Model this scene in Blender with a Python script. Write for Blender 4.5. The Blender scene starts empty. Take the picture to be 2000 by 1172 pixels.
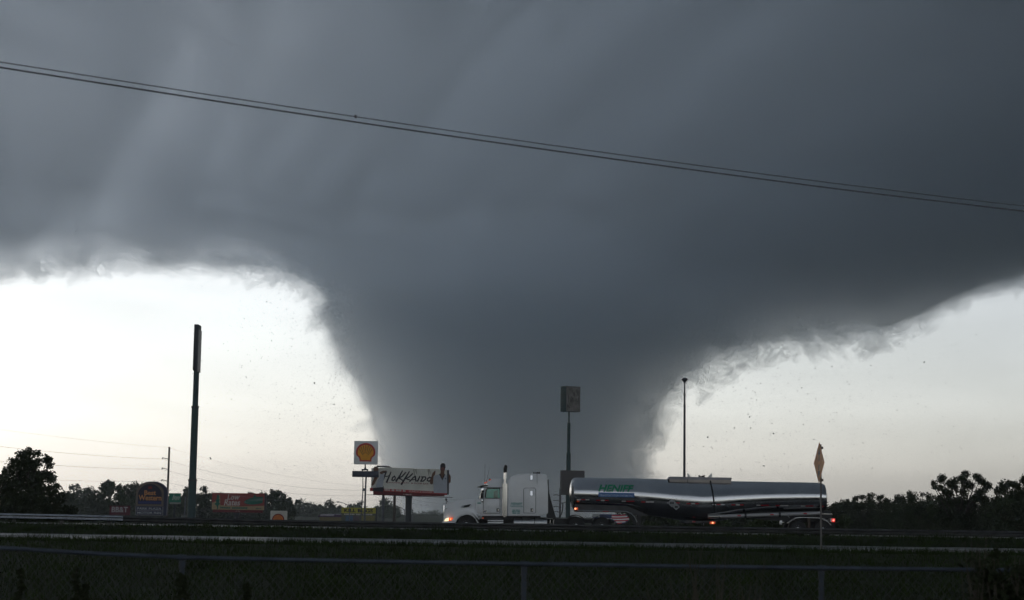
import bpy, bmesh, math, random
import numpy as np
from mathutils import Vector, Matrix, noise

# ------------------------------------------------------------------ camera, sky, sun, exposure
S = bpy.context.scene
COL = S.collection
FPX = 3400.0                       # focal length in pixels of the 2000-pixel-wide photograph
CAMZ = 2.05
PITCH, ROLL = math.radians(6.5), math.radians(0.87)
cam_d = bpy.data.cameras.new('camera')
cam = bpy.data.objects.new('camera', cam_d); COL.objects.link(cam)
cam_d.sensor_width = 36.0
cam_d.lens = FPX / 2000 * 36
cam_d.clip_start, cam_d.clip_end = 0.5, 60000
CR = Matrix.Rotation(math.pi / 2 + PITCH, 3, 'X') @ Matrix.Rotation(ROLL, 3, 'Z')
cam.matrix_world = Matrix.Translation((0, 0, CAMZ)) @ CR.to_4x4()
cam_d.dof.use_dof = True
cam_d.dof.focus_distance = 110
cam_d.dof.aperture_fstop = 3.2
S.camera = cam

SUN_EL, SUN_AZ = math.radians(34), math.radians(-48)     # sun high ahead and to the left, above the storm deck
w = bpy.data.worlds.new('World'); S.world = w; w.use_nodes = True
nt = w.node_tree; nt.nodes.clear()
sky = nt.nodes.new('ShaderNodeTexSky'); sky.sky_type = 'NISHITA'; sky.sun_disc = False
sky.sun_elevation = SUN_EL; sky.sun_rotation = SUN_AZ
sky.air_density = 1.0; sky.dust_density = 1.0; sky.ozone_density = 1.0
hsv = nt.nodes.new('ShaderNodeHueSaturation'); hsv.inputs['Saturation'].default_value = 0.30
bg = nt.nodes.new('ShaderNodeBackground'); bg.inputs['Strength'].default_value = 0.124
wo = nt.nodes.new('ShaderNodeOutputWorld')
tcw = nt.nodes.new('ShaderNodeTexCoord'); mpw = nt.nodes.new('ShaderNodeMapping'); mpw.inputs['Scale'].default_value = (2.2, 2.2, 9.0)
nzw = nt.nodes.new('ShaderNodeTexNoise'); nzw.inputs['Scale'].default_value = 2.6; nzw.inputs['Detail'].default_value = 4; nzw.inputs['Distortion'].default_value = 0.4
mrw = nt.nodes.new('ShaderNodeMapRange'); mrw.inputs['From Min'].default_value = 0.3; mrw.inputs['From Max'].default_value = 0.7
mrw.inputs['To Min'].default_value = 0.91; mrw.inputs['To Max'].default_value = 1.06          # thin high overcast, slightly uneven all round
mxw = nt.nodes.new('ShaderNodeVectorMath'); mxw.operation = 'SCALE'
nt.links.new(tcw.outputs['Generated'], mpw.inputs[0]); nt.links.new(mpw.outputs[0], nzw.inputs['Vector']); nt.links.new(nzw.outputs['Fac'], mrw.inputs['Value'])
nt.links.new(sky.outputs[0], hsv.inputs['Color']); nt.links.new(hsv.outputs[0], mxw.inputs[0]); nt.links.new(mrw.outputs[0], mxw.inputs['Scale'])
nt.links.new(mxw.outputs[0], bg.inputs['Color'])
nt.links.new(bg.outputs[0], wo.inputs[0])

sl = bpy.data.lights.new('sun', 'SUN'); sl.energy = 0.6; sl.angle = math.radians(14); sl.color = (1, 0.95, 0.88)
sun = bpy.data.objects.new('sun', sl); COL.objects.link(sun)
sdir = Vector((math.sin(SUN_AZ) * math.cos(SUN_EL), math.cos(SUN_AZ) * math.cos(SUN_EL), math.sin(SUN_EL)))
sun.rotation_euler = sdir.to_track_quat('Z', 'Y').to_euler()
sun.location = (0, 0, 3000)

S.view_settings.view_transform = 'Standard'; S.view_settings.look = 'None'
S.view_settings.exposure = 0.0; S.view_settings.gamma = 1.0; S.view_settings.use_curve_mapping = False
S.cycles.use_denoising = True
S.cycles.max_bounces = 8; S.cycles.diffuse_bounces = 2; S.cycles.glossy_bounces = 4
S.cycles.volume_bounces = 6; S.cycles.transparent_max_bounces = 8
S.cycles.use_adaptive_sampling = True; S.cycles.adaptive_threshold = 0.05
S.cycles.sample_clamp_indirect = 5
S.cycles.caustics_reflective = False; S.cycles.caustics_refractive = False

def P(px, py, d):
    """Point at distance d along +Y whose image is pixel (px, py) of the 2000 x 1172 photograph."""
    v = CR @ Vector(((px - 1000) / FPX, (586 - py) / FPX, -1.0))
    return Vector((0, 0, CAMZ)) + v * (d / v.y)
# ------------------------------------------------------------------ storm cloud with its tornado
def ss(a, b, x):
    t = np.clip((x - a) / (b - a), 0, 1); return t * t * (3 - 2 * t)

def fbm(x, y, z, s, oct=4, seed=0.0):
    return noise.fractal(Vector((x / s + seed, y / s - seed * 0.7, z / s + seed * 1.3)), 0.9, 2.1, oct)

TD = 2500.0
NZ = {}
def build_storm(off=0.0, den=0.005, amp=1.0, seed=0.0, name='storm_cloud'):
    L = [(772, 1000), (750, 940), (732, 880), (712, 815), (690, 755), (664, 700), (642, 655), (628, 618), (634, 580),
         (606, 552), (560, 532), (470, 524), (380, 522), (200, 516), (0, 528), (-2000, 560)]
    R = [(1232, 1000), (1254, 945), (1274, 895), (1290, 845), (1304, 800), (1330, 768), (1362, 743), (1400, 724), (1460, 700),
         (1540, 682), (1640, 674), (1710, 674), (1775, 648), (1850, 606), (2000, 545), (4000, 515)]
    axis = P(1000, 973, TD)
    lp = np.array([(axis.x - P(x, y, TD).x, P(x, y, TD).z) for x, y in L])
    rp = np.array([(P(x, y, TD).x - axis.x, P(x, y, TD).z) for x, y in R])
    fp = lp.copy()                                   # towards the camera: a smooth flare into the deck
    fp[:, 0] = [165, 180, 195, 210, 225, 245, 270, 300, 340, 390, 460, 560, 700, 900, 1300, 3300]
    fp[:, 1] = [-20, 20, 65, 112, 156, 196, 228, 252, 272, 290, 306, 318, 328, 334, 338, 345]
    bp = fp.copy()
    lp[0, 1] = rp[0, 1] = fp[0, 1] = bp[0, 1] = -110
    lp[-1] = (3800, 330); rp[-1] = (3800, 345)
    NT, NS = 300, 130
    k = np.linspace(0, 15, NS); k = np.where(k > 13, k, k)
    ki = np.arange(16)
    cur = {n: (np.interp(k, ki, p[:, 0]), np.interp(k, ki, p[:, 1])) for n, p in (('l', lp), ('r', rp), ('f', fp), ('b', bp))}
    def smooth(a):
        b = a.copy(); b[1:-1] = (a[:-2] + 2 * a[1:-1] + a[2:]) / 4; return b
    for n in cur:
        a, b = cur[n]
        for _ in range(3): a, b = smooth(a), smooth(b)
        cur[n] = (a, b)
    verts = []; bot = np.zeros((NT, NS), int)
    for i in range(NT):
        th = 2 * math.pi * i / NT; c, s = math.cos(th), math.sin(th)
        wr, wl = max(c, 0) ** 2, max(-c, 0) ** 2; wb, wf = max(s, 0) ** 2, max(-s, 0) ** 2
        r = wr * cur['r'][0] + wl * cur['l'][0] + wf * cur['f'][0] + wb * cur['b'][0]
        z = wr * cur['r'][1] + wl * cur['l'][1] + wf * cur['f'][1] + wb * cur['b'][1]
        if s > 1e-6:                                  # the deck ends a little way behind the funnel
            Lm = (400.0 ** 4 + (75 / s) ** 4) ** 0.25
            r = np.where(r > 0.6 * Lm, Lm * (1 - 0.4 * np.exp(-(np.maximum(r, 0.6 * Lm) - 0.6 * Lm) / (0.4 * Lm))), r)
        dr, dz = np.gradient(r), np.gradient(z); ln = np.hypot(dr, dz) + 1e-6
        nr, nz = dz / ln, -dr / ln
        for j in range(NS):
            rj, zj = r[j], z[j]
            x, y = axis.x + c * rj, TD + s * rj
            if (i, j) not in NZ:
                st = fbm(x + 0.25 * y, y * 0.085, 0, 62, 3, 6.6) if rj > 380 else 0.0
                NZ[i, j] = (fbm(x, y, zj, 260, 3, 3.1), fbm(x, y, zj * 0.8, 85, 3, 9.7), fbm(x, y, zj * 0.8, 38, 3, 17.3), fbm(x, y, zj, 15, 3, 27.3) if rj < 1300 else 0.0, st)
            n1, n2, n3, n4, st = NZ[i, j]
            neck = 1 - 0.5 * ss(190, 240, zj) * ss(340, 300, zj)
            rough = 1.0 + (1.6 if c > 0 else 0) * ss(200, 60, zj) * abs(c)
            front = float(ss(0.0, -0.3, s) * ss(420, 900, rj))
            d = off + n1 * (10 + 8 * ss(100, 250, zj)) * (1 - 0.75 * front) + (n2 * 9 + n3 * 7 + n4 * 4) * amp * rough * neck * (1 - 0.85 * front) + 22 * st * ss(380, 700, rj) * (1 - 0.65 * ss(-300, 500, x))
            rr, zj2 = rj + nr[j] * d, zj + nz[j] * d
            verts.append((axis.x + c * rr, TD + s * rr, zj2)); bot[i, j] = len(verts) - 1
    NR = 70
    top = np.zeros((NT, NR + 1), int)
    for i in range(NT):
        th = 2 * math.pi * i / NT; c, s = math.cos(th), math.sin(th)
        ex, ey, ez = verts[bot[i, NS - 1]]; rim = math.hypot(ex - axis.x, ey - TD)
        for j in range(1, NR + 1):
            u = j / NR; rj = rim * (u if rim < 600 else (0.25 * u + 0.75 * u * u))
            x, y = axis.x + c * rj, TD + s * rj
            if j == NR: top[i, j] = bot[i, NS - 1]; continue
            edge = min(ss(0, 260, TD + 75 + 330 * math.exp(-(x / 420) ** 2) - y), 1)
            side = ss(3800, 3000, rj)
            if (i, j, 0) not in NZ: NZ[i, j, 0] = noise.fractal(Vector(((x + 0.25 * y) / 130, y / 950, 2.2)), 0.9, 2.0, 4)
            T = (T_LEFT + 330 * ss(-450, 1000, x) + 150 * ss(1500, 500, y)) * math.exp((0.55 - 0.3 * ss(-300, 500, x)) * NZ[i, j, 0])  # extra thickness overhead, out of view, added to dim light reaching the ground
            zt = max(ez, 375) + 18 + T * (0.38 + 0.62 * edge) * (0.1 + 0.9 * side) + off * 0.3
            verts.append((x, y, zt)); top[i, j] = len(verts) - 1
    J = int(round(8.0 / 15 * (NS - 1)))
    jb = []
    for i in range(NT):
        p, q = verts[bot[i, J]], verts[bot[i, J - 1]]
        verts.append(tuple(a + (b - a) * 0.12 for a, b in zip(p, q))); jb.append(len(verts) - 1)
    zc = float(np.mean([verts[bot[i, J]][2] for i in range(NT)]))
    verts.append((axis.x, TD, 620)); ctop = len(verts) - 1
    verts.append((axis.x, TD, -110)); cbot = len(verts) - 1
    verts.append((axis.x, TD, zc)); cmid = len(verts) - 1
    verts.append((axis.x, TD, zc - 0.5)); clow = len(verts) - 1
    funnel, deck = [], []
    for i in range(NT):
        i2 = (i + 1) % NT
        for j in range(J): funnel.append((bot[i, j], bot[i, j + 1], bot[i2, j + 1], bot[i2, j]))
        funnel.append((cbot, bot[i, 0], bot[i2, 0])); funnel.append((cmid, bot[i2, J], bot[i, J]))
        deck.append((jb[i], bot[i, J], bot[i2, J], jb[i2]))
        for j in range(J, NS - 1): deck.append((bot[i, j], bot[i, j + 1], bot[i2, j + 1], bot[i2, j]))
        deck.append((clow, jb[i], jb[i2]))
        for j in range(1, NR): deck.append((top[i, j], top[i2, j], top[i2, j + 1], top[i, j + 1]))
        deck.append((ctop, top[i2, 1], top[i, 1]))
    verts = [tuple(map(float, v)) for v in verts]
    m = bpy.data.materials.new('cloud_volume'); m.use_nodes = True
    t = m.node_tree; t.nodes.clear()
    pv = t.nodes.new('ShaderNodeVolumePrincipled'); o = t.nodes.new('ShaderNodeOutputMaterial')
    pv.inputs['Color'].default_value = CLOUD_COL; pv.inputs['Density'].default_value = den
    pv.inputs['Anisotropy'].default_value = 0.0
    t.links.new(pv.outputs[0], o.inputs['Volume'])
    out = []
    m2 = m.copy(); m2.name = 'tornado_volume'
    m2.node_tree.nodes['Principled Volume'].inputs['Density'].default_value = den * 1.12
    for nm, fc in (('tornado', funnel), ('storm_cloud', deck)):
        used = sorted({v for f in fc for v in f}); mp = {v: i for i, v in enumerate(used)}
        me = bpy.data.meshes.new(nm); me.from_pydata([verts[v] for v in used], [], [tuple(mp[v] for v in f) for f in fc])
        bmx = bmesh.new(); bmx.from_mesh(me); bmesh.ops.recalc_face_normals(bmx, faces=bmx.faces); bmx.to_mesh(me); bmx.free()
        me.materials.append(m2 if nm == 'tornado' else m); out.append(me)
    return out
CLOUD_COL = (0.885, 0.938, 0.988, 1); T_LEFT = 36
tornado = storm_cloud = None
for off, den, amp, seed in ((-6, 0.0064, 1.0, 0), (2, 0.0020, 1.5, 4.1), (9, 0.0010, 2.2, 12.9)):
    fm, dm = build_storm(off, den, amp, seed)
    if tornado is None:
        tornado = bpy.data.objects.new('tornado', fm); storm_cloud = bpy.data.objects.new('storm_cloud', dm)
        COL.objects.link(tornado); COL.objects.link(storm_cloud)
        tornado['label'] = 'huge dark grey wedge tornado reaching from the cloud down to the ground'; tornado['category'] = 'tornado'
        storm_cloud['kind'] = 'structure'
    else:
        for o, me, nm in ((tornado, fm, 'dust_fringe'), (storm_cloud, dm, 'cloud_fringe')):
            c = bpy.data.objects.new(nm, me); COL.objects.link(c); c.parent = o

def scud():
    """torn fragments of cloud along the edges of the funnel and under the deck"""
    r = random.Random(31); V = []; F = []
    bm0 = bmesh.new(); bmesh.ops.create_icosphere(bm0, subdivisions=3, radius=1.0); bm0.verts.index_update()
    iv = [v.co.copy() for v in bm0.verts]; jf = [tuple(v.index for v in f.verts) for f in bm0.faces]; bm0.free()
    spots = []
    def along(pts, n, jit, size, down):
        for k in range(n):
            u = (k + r.random()) / n * (len(pts) - 1); i = min(int(u), len(pts) - 2); f = u - i
            px = pts[i][0] + (pts[i + 1][0] - pts[i][0]) * f + r.gauss(0, jit); py = pts[i][1] + (pts[i + 1][1] - pts[i][1]) * f + r.gauss(0, jit) + down
            spots.append((px, py, r.uniform(*size)))
    along([(1246, 950), (1260, 900), (1276, 850), (1284, 805), (1312, 770), (1346, 742)], 46, 9, (7, 20), 0)
    along([(1345, 742), (1400, 716), (1460, 692), (1540, 674), (1640, 666), (1710, 664), (1775, 640), (1850, 598), (2010, 535)], 60, 7, (9, 26), 0)
    along([(-40, 527), (200, 514), (380, 516), (470, 518), (560, 528), (606, 548), (632, 580), (634, 620)], 64, 6, (9, 26), 0)
    along([(650, 655), (696, 755), (736, 870), (754, 930)], 22, 4, (5, 13), 0)
    for q, (px, py, sz) in enumerate(spots):
        c = P(px, py, TD + r.uniform(-50, 60)); b = len(V); a = r.uniform(-0.9, 1.2); ex = r.uniform(0.9, 1.7)
        ca, sa = math.cos(a), math.sin(a)
        for v in iv:
            k = 1 + 0.75 * noise.fractal(v * 1.3 + Vector((q * 3.7, 0, q)), 0.7, 2.0, 4)
            x, y, z = v.x * k * sz * ex, v.y * k * sz, v.z * k * sz * 0.7
            V.append((c.x + x * ca - z * sa, c.y + y, c.z + x * sa + z * ca))
        F += [tuple(b + i for i in f) for f in jf]
    me = bpy.data.meshes.new('scud_fragments'); me.from_pydata(V, [], F)
    m = bpy.data.materials.new('scud_volume'); m.use_nodes = True; t = m.node_tree; t.nodes.clear()
    pv = t.nodes.new('ShaderNodeVolumePrincipled'); o = t.nodes.new('ShaderNodeOutputMaterial')
    pv.inputs['Color'].default_value = CLOUD_COL; pv.inputs['Density'].default_value = 0.010
    t.links.new(pv.outputs[0], o.inputs['Volume']); me.materials.append(m)
    ob = bpy.data.objects.new('scud_fragments', me); COL.objects.link(ob); ob.parent = storm_cloud; ob['kind'] = 'stuff'
scud()

# ------------------------------------------------------------------ helpers
rnd = random.Random(7)
MATS = {}
def mat(name, col, rough=0.6, metal=0.0, var=0.15, scale=3.0, emit=None, estr=0.0, bump=0.0, rvar=0.1, coat=0.0, spec=0.5):
    if name in MATS: return MATS[name]
    m = bpy.data.materials.new(name); m.use_nodes = True
    t = m.node_tree; b = t.nodes['Principled BSDF']
    b.inputs['Roughness'].default_value = rough; b.inputs['Metallic'].default_value = metal; b.inputs['Specular IOR Level'].default_value = spec
    if coat: b.inputs['Coat Weight'].default_value = coat; b.inputs['Coat Roughness'].default_value = 0.08
    if emit:
        b.inputs['Emission Color'].default_value = (*emit, 1); b.inputs['Emission Strength'].default_value = estr
    tc = t.nodes.new('ShaderNodeTexCoord'); nz = t.nodes.new('ShaderNodeTexNoise')
    nz.inputs['Scale'].default_value = scale; nz.inputs['Detail'].default_value = 5
    t.links.new(tc.outputs['Object'], nz.inputs['Vector'])
    r = t.nodes.new('ShaderNodeMapRange'); r.inputs['From Min'].default_value = 0.3; r.inputs['From Max'].default_value = 0.7
    r.inputs['To Min'].default_value = 1 - var; r.inputs['To Max'].default_value = 1 + var
    t.links.new(nz.outputs['Fac'], r.inputs['Value'])
    mx = t.nodes.new('ShaderNodeMix'); mx.data_type = 'RGBA'; mx.blend_type = 'MULTIPLY'; mx.inputs['Factor'].default_value = 1
    mx.inputs['A'].default_value = (*col, 1)
    cb = t.nodes.new('ShaderNodeCombineColor')
    for k in range(3): t.links.new(r.outputs['Result'], cb.inputs[k])
    t.links.new(cb.outputs[0], mx.inputs['B']); t.links.new(mx.outputs['Result'], b.inputs['Base Color'])
    if rvar:
        r2 = t.nodes.new('ShaderNodeMapRange'); r2.inputs['From Min'].default_value = 0.3; r2.inputs['From Max'].default_value = 0.7
        r2.inputs['To Min'].default_value = max(0.02, rough * (1 - rvar)); r2.inputs['To Max'].default_value = min(1, rough * (1 + rvar))
        t.links.new(nz.outputs['Fac'], r2.inputs['Value']); t.links.new(r2.outputs['Result'], b.inputs['Roughness'])
    if bump:
        bp = t.nodes.new('ShaderNodeBump'); bp.inputs['Strength'].default_value = bump; bp.inputs['Distance'].default_value = 0.05
        t.links.new(nz.outputs['Fac'], bp.inputs['Height']); t.links.new(bp.outputs[0], b.inputs['Normal'])
    MATS[name] = m
    return m

def glass(name, tint, gloss=0.12):
    if name in MATS: return MATS[name]
    m = bpy.data.materials.new(name); m.use_nodes = True; t = m.node_tree; t.nodes.clear()
    o = t.nodes.new('ShaderNodeOutputMaterial'); mx = t.nodes.new('ShaderNodeMixShader'); mx.inputs[0].default_value = gloss
    tr = t.nodes.new('ShaderNodeBsdfTransparent'); tr.inputs[0].default_value = (*tint, 1)
    g = t.nodes.new('ShaderNodeBsdfGlossy'); g.inputs['Roughness'].default_value = 0.03
    t.links.new(tr.outputs[0], mx.inputs[1]); t.links.new(g.outputs[0], mx.inputs[2]); t.links.new(mx.outputs[0], o.inputs[0])
    MATS[name] = m
    return m

class MB:
    """Collects boxes, prisms, tubes and plates (world coordinates); build() links them as ONE mesh object."""
    def __init__(s): s.v = []; s.f = []
    def add(s, vs, fs):
        n = len(s.v); s.v += [tuple(v) for v in vs]; s.f += [tuple(i + n for i in f) for f in fs]; return s
    def box(s, x0, x1, y0, y1, z0, z1):
        return s.add([(x0, y0, z0), (x1, y0, z0), (x1, y1, z0), (x0, y1, z0), (x0, y0, z1), (x1, y0, z1), (x1, y1, z1), (x0, y1, z1)],
                     [(0, 3, 2, 1), (4, 5, 6, 7), (0, 1, 5, 4), (1, 2, 6, 5), (2, 3, 7, 6), (3, 0, 4, 7)])
    def prism(s, pts, y0, y1):
        """pts: outline in (x, z), counter-clockwise seen from -Y; y0 near, y1 far (numbers or functions of (x, z))."""
        n = len(pts)
        a = sum(pts[i][0] * pts[(i + 1) % n][1] - pts[(i + 1) % n][0] * pts[i][1] for i in range(n))
        if a < 0: pts = pts[::-1]
        g = lambda y, p: y(*p) if callable(y) else y
        vs = [(p[0], g(y0, p), p[1]) for p in pts] + [(p[0], g(y1, p), p[1]) for p in pts]
        fs = [tuple(range(n)), tuple(range(2 * n - 1, n - 1, -1))] + [(i, i + n, (i + 1) % n + n, (i + 1) % n) for i in range(n)]
        return s.add(vs, fs)
    def plate(s, pts, o, u, w, th=0.02):
        """outline pts (a, b) on the plane o + a*u + b*w, extruded backwards by th"""
        o, u, w = Vector(o), Vector(u), Vector(w); nrm = u.cross(w).normalized()
        n = len(pts)
        a = sum(pts[i][0] * pts[(i + 1) % n][1] - pts[(i + 1) % n][0] * pts[i][1] for i in range(n))
        if a < 0: pts = pts[::-1]
        vs = [o + u * p[0] + w * p[1] for p in pts]; vs += [v - nrm * th for v in vs]
        return s.add(vs, [tuple(range(n)), tuple(range(2 * n - 1, n - 1, -1))] + [(i, i + n, (i + 1) % n + n, (i + 1) % n) for i in range(n)])
    def tube(s, path, rad, n=8, cap=True):
        path = [Vector(p) for p in path]; rr = rad if isinstance(rad, (list, tuple)) else [rad] * len(path)
        vs = []; fs = []; m = len(path); ref = None
        for i, p in enumerate(path):
            d = (path[min(i + 1, m - 1)] - path[max(i - 1, 0)]).normalized()
            if ref is None: ref = Vector((0, 0, 1)) if abs(d.z) < 0.9 else Vector((1, 0, 0))
            a = d.cross(ref).normalized(); b = d.cross(a).normalized(); ref = -b if False else ref
            for k in range(n):
                t = 2 * math.pi * k / n; vs.append(p + (a * math.cos(t) + b * math.sin(t)) * rr[i])
        for i in range(m - 1):
            for k in range(n):
                k2 = (k + 1) % n; fs.append((i * n + k, i * n + k2, (i + 1) * n + k2, (i + 1) * n + k))
        if cap: fs.append(tuple(range(n - 1, -1, -1))); fs.append(tuple((m - 1) * n + k for k in range(n)))
        return s.add(vs, fs)
    def lathe_y(s, c, prof, n=24):
        """prof: (radius, y offset) pairs turned about an axle along Y through c"""
        c = Vector(c); vs = []; fs = []; m = len(prof)
        for r, dy in prof:
            for k in range(n):
                t = 2 * math.pi * k / n; vs.append((c.x + r * math.cos(t), c.y + dy, c.z + r * math.sin(t)))
        for i in range(m - 1):
            for k in range(n):
                k2 = (k + 1) % n; fs.append((i * n + k, i * n + k2, (i + 1) * n + k2, (i + 1) * n + k))
        fs.append(tuple(range(n))); fs.append(tuple((m - 1) * n + k for k in range(n - 1, -1, -1)))
        return s.add(vs, fs)
    def build(s, name, m, parent=None, smooth=False, bevel=0.0, segs=2, fix=True):
        org = parent_loc(parent)
        me = bpy.data.meshes.new(name)
        me.from_pydata([(v[0] - org.x, v[1] - org.y, v[2] - org.z) for v in s.v], [], s.f)
        if fix or bevel:
            bm = bmesh.new(); bm.from_mesh(me)
            bmesh.ops.recalc_face_normals(bm, faces=bm.faces)
            if bevel:
                es = [e for e in bm.edges if len(e.link_faces) == 2 and e.calc_face_angle(0) > 0.5]
                bmesh.ops.bevel(bm, geom=es, offset=bevel, segments=segs, profile=0.5, affect='EDGES', clamp_overlap=True)
            bm.to_mesh(me); bm.free()
        if smooth or bevel:
            me.polygons.foreach_set('use_smooth', [True] * len(me.polygons))
            try: me.set_sharp_from_angle(angle=math.radians(40))
            except Exception: pass
        me.materials.append(m)
        return link(name, me, parent)

def parent_loc(p):
    o = Vector((0, 0, 0))
    while p is not None: o = o + p.location; p = p.parent
    return o
def link(name, me, parent=None):
    o = bpy.data.objects.new(name, me); COL.objects.link(o)
    if parent is not None: o.parent = parent
    return o
def thing(name, label, cat, loc, group=None):
    o = bpy.data.objects.new(name, None); COL.objects.link(o); o.location = loc; o.empty_display_size = 0.2
    return tag(o, label, cat, group)
def tag(o, label, cat, group=None):
    o['label'] = label; o['category'] = cat
    if group: o['group'] = group
    return o
def struct(o): o['kind'] = 'structure'; return o
def stuff(o): o['kind'] = 'stuff'; return o

def text_geo(txt, shear=0.0, bold=0.0):
    cu = bpy.data.curves.new('txt', 'FONT'); cu.body = txt; cu.shear = shear; cu.offset = bold; cu.resolution_u = 3
    ob = bpy.data.objects.new('txt', cu); COL.objects.link(ob)
    dg = bpy.context.evaluated_depsgraph_get(); dg.update()
    me = bpy.data.meshes.new_from_object(ob.evaluated_get(dg))
    vs = [v.co.copy() for v in me.vertices]; fs = [tuple(p.vertices) for p in me.polygons]
    bpy.data.objects.remove(ob); bpy.data.meshes.remove(me); bpy.data.curves.remove(cu)
    x0, x1 = min(v.x for v in vs), max(v.x for v in vs); y0, y1 = min(v.y for v in vs), max(v.y for v in vs)
    return [((v.x - x0) / (x1 - x0), (v.y - y0) / (y1 - y0)) for v in vs], fs
def lettering(mb, txt, o, u, w, a0, a1, b0, b1, lift=0.015, shear=0.0, bold=0.0):
    """txt fitted into the rectangle a0..a1 x b0..b1 of the plane o + a*u + b*w"""
    vs, fs = text_geo(txt, shear, bold); o, u, w = Vector(o), Vector(u), Vector(w); nrm = u.cross(w).normalized()
    return mb.add([o + u * (a0 + (a1 - a0) * x) + w * (b0 + (b1 - b0) * y) + nrm * lift for x, y in vs], fs)

def gz(y):
    """height of the ground: a low grassy berm under the guardrail, level to beyond the highway, then falling away"""
    return float(0.33 * ss(85.3, 89.5, y) * ss(95.4, 93.2, y) - 5 * ss(116, 175, y) - 9 * ss(175, 900, y) - 320 * ss(1500, 6500, y))

# ------------------------------------------------------------------ ground, roads, haze
def sheet(name, x0, x1, y0, y1, z, m, nx=2, ny=2, wob=0.0, seed=0):
    mb = MB(); vs = []; fs = []
    for j in range(ny + 1):
        for i in range(nx + 1):
            x = x0 + (x1 - x0) * i / nx; y = y0 + (y1 - y0) * j / ny
            if wob and j in (0, ny): y += wob * noise.noise(Vector((x * 0.35, seed + j, 0.3))) + wob * noise.noise(Vector((x * 1.7, seed + j, 5.3)))
            vs.append((x, y, z(y) if callable(z) else z))
    for j in range(ny):
        for i in range(nx): a = j * (nx + 1) + i; fs.append((a, a + 1, a + nx + 2, a + nx + 1))
    mb.add(vs, fs); return struct(mb.build(name, m, fix=False))

grass_soil = mat('grass_soil', (0.020, 0.027, 0.011), 0.95, var=0.45, scale=0.6, bump=0.4, spec=0.08)
ys = [-4000, -1000, -200, -40, 0, 20, 50, 80, 85.2] + [85.5 + 0.5 * k for k in range(20)] + [95.5, 100, 116] + list(range(120, 180, 6)) + list(range(190, 900, 40)) + [1000, 1300, 1500] + list(range(1600, 3000, 100)) + [3500, 4200, 5200, 6500, 30000]
mb = MB(); xs = [-20000, -4000, -1000, -300, -100, 0, 100, 300, 1000, 4000, 20000]
mb.add([(x, y, gz(y)) for y in ys for x in xs], [(j * 11 + i, j * 11 + i + 1, j * 11 + i + 12, j * 11 + i + 11) for j in range(len(ys) - 1) for i in range(10)])
struct(mb.build('ground', grass_soil, fix=False))

def wet_asphalt(name, col, rough_lo, rough_hi, scale):
    m = mat(name, col, 0.4, var=0.3, scale=2.0, bump=0.05, rvar=0)
    t = m.node_tree; b = t.nodes['Principled BSDF']
    tc = t.nodes.new('ShaderNodeTexCoord'); mp = t.nodes.new('ShaderNodeMapping'); mp.inputs['Scale'].default_value = (0.35, 1.6, 1)
    n = t.nodes.new('ShaderNodeTexNoise'); n.inputs['Scale'].default_value = scale; n.inputs['Detail'].default_value = 6
    r = t.nodes.new('ShaderNodeMapRange'); r.inputs['From Min'].default_value = 0.42; r.inputs['From Max'].default_value = 0.6
    r.inputs['To Min'].default_value = rough_lo; r.inputs['To Max'].default_value = rough_hi
    t.links.new(tc.outputs['Object'], mp.inputs[0]); t.links.new(mp.outputs[0], n.inputs['Vector'])
    t.links.new(n.outputs['Fac'], r.inputs['Value']); t.links.new(r.outputs[0], b.inputs['Roughness'])
    return m
asphalt = wet_asphalt('wet_asphalt', (0.045, 0.046, 0.048), 0.30, 0.62, 0.8)
puddled = wet_asphalt('puddled_shoulder', (0.04, 0.041, 0.042), 0.22, 0.55, 1.3)
sheet('frontage_road', -160, 160, 77.2, 85, 0.012, asphalt, 160, 1, 0.25, 1)
sheet('wet_shoulder', -160, 160, 75.4, 77.2, 0.016, puddled, 320, 1, 0.35, 9)
sheet('highway', -260, 260, 95.5, 115, 0.014, asphalt, 200, 1, 0.12, 4)
line_paint = mat('road_line_paint', (0.7, 0.7, 0.68), 0.5, var=0.3, scale=6)
sheet('edge_line', -260, 260, 98.3, 98.45, 0.020, line_paint)
for k in range(-14, 15):
    sheet('lane_dash', k * 12, k * 12 + 3, 106.4, 106.55, 0.020, line_paint)

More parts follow.
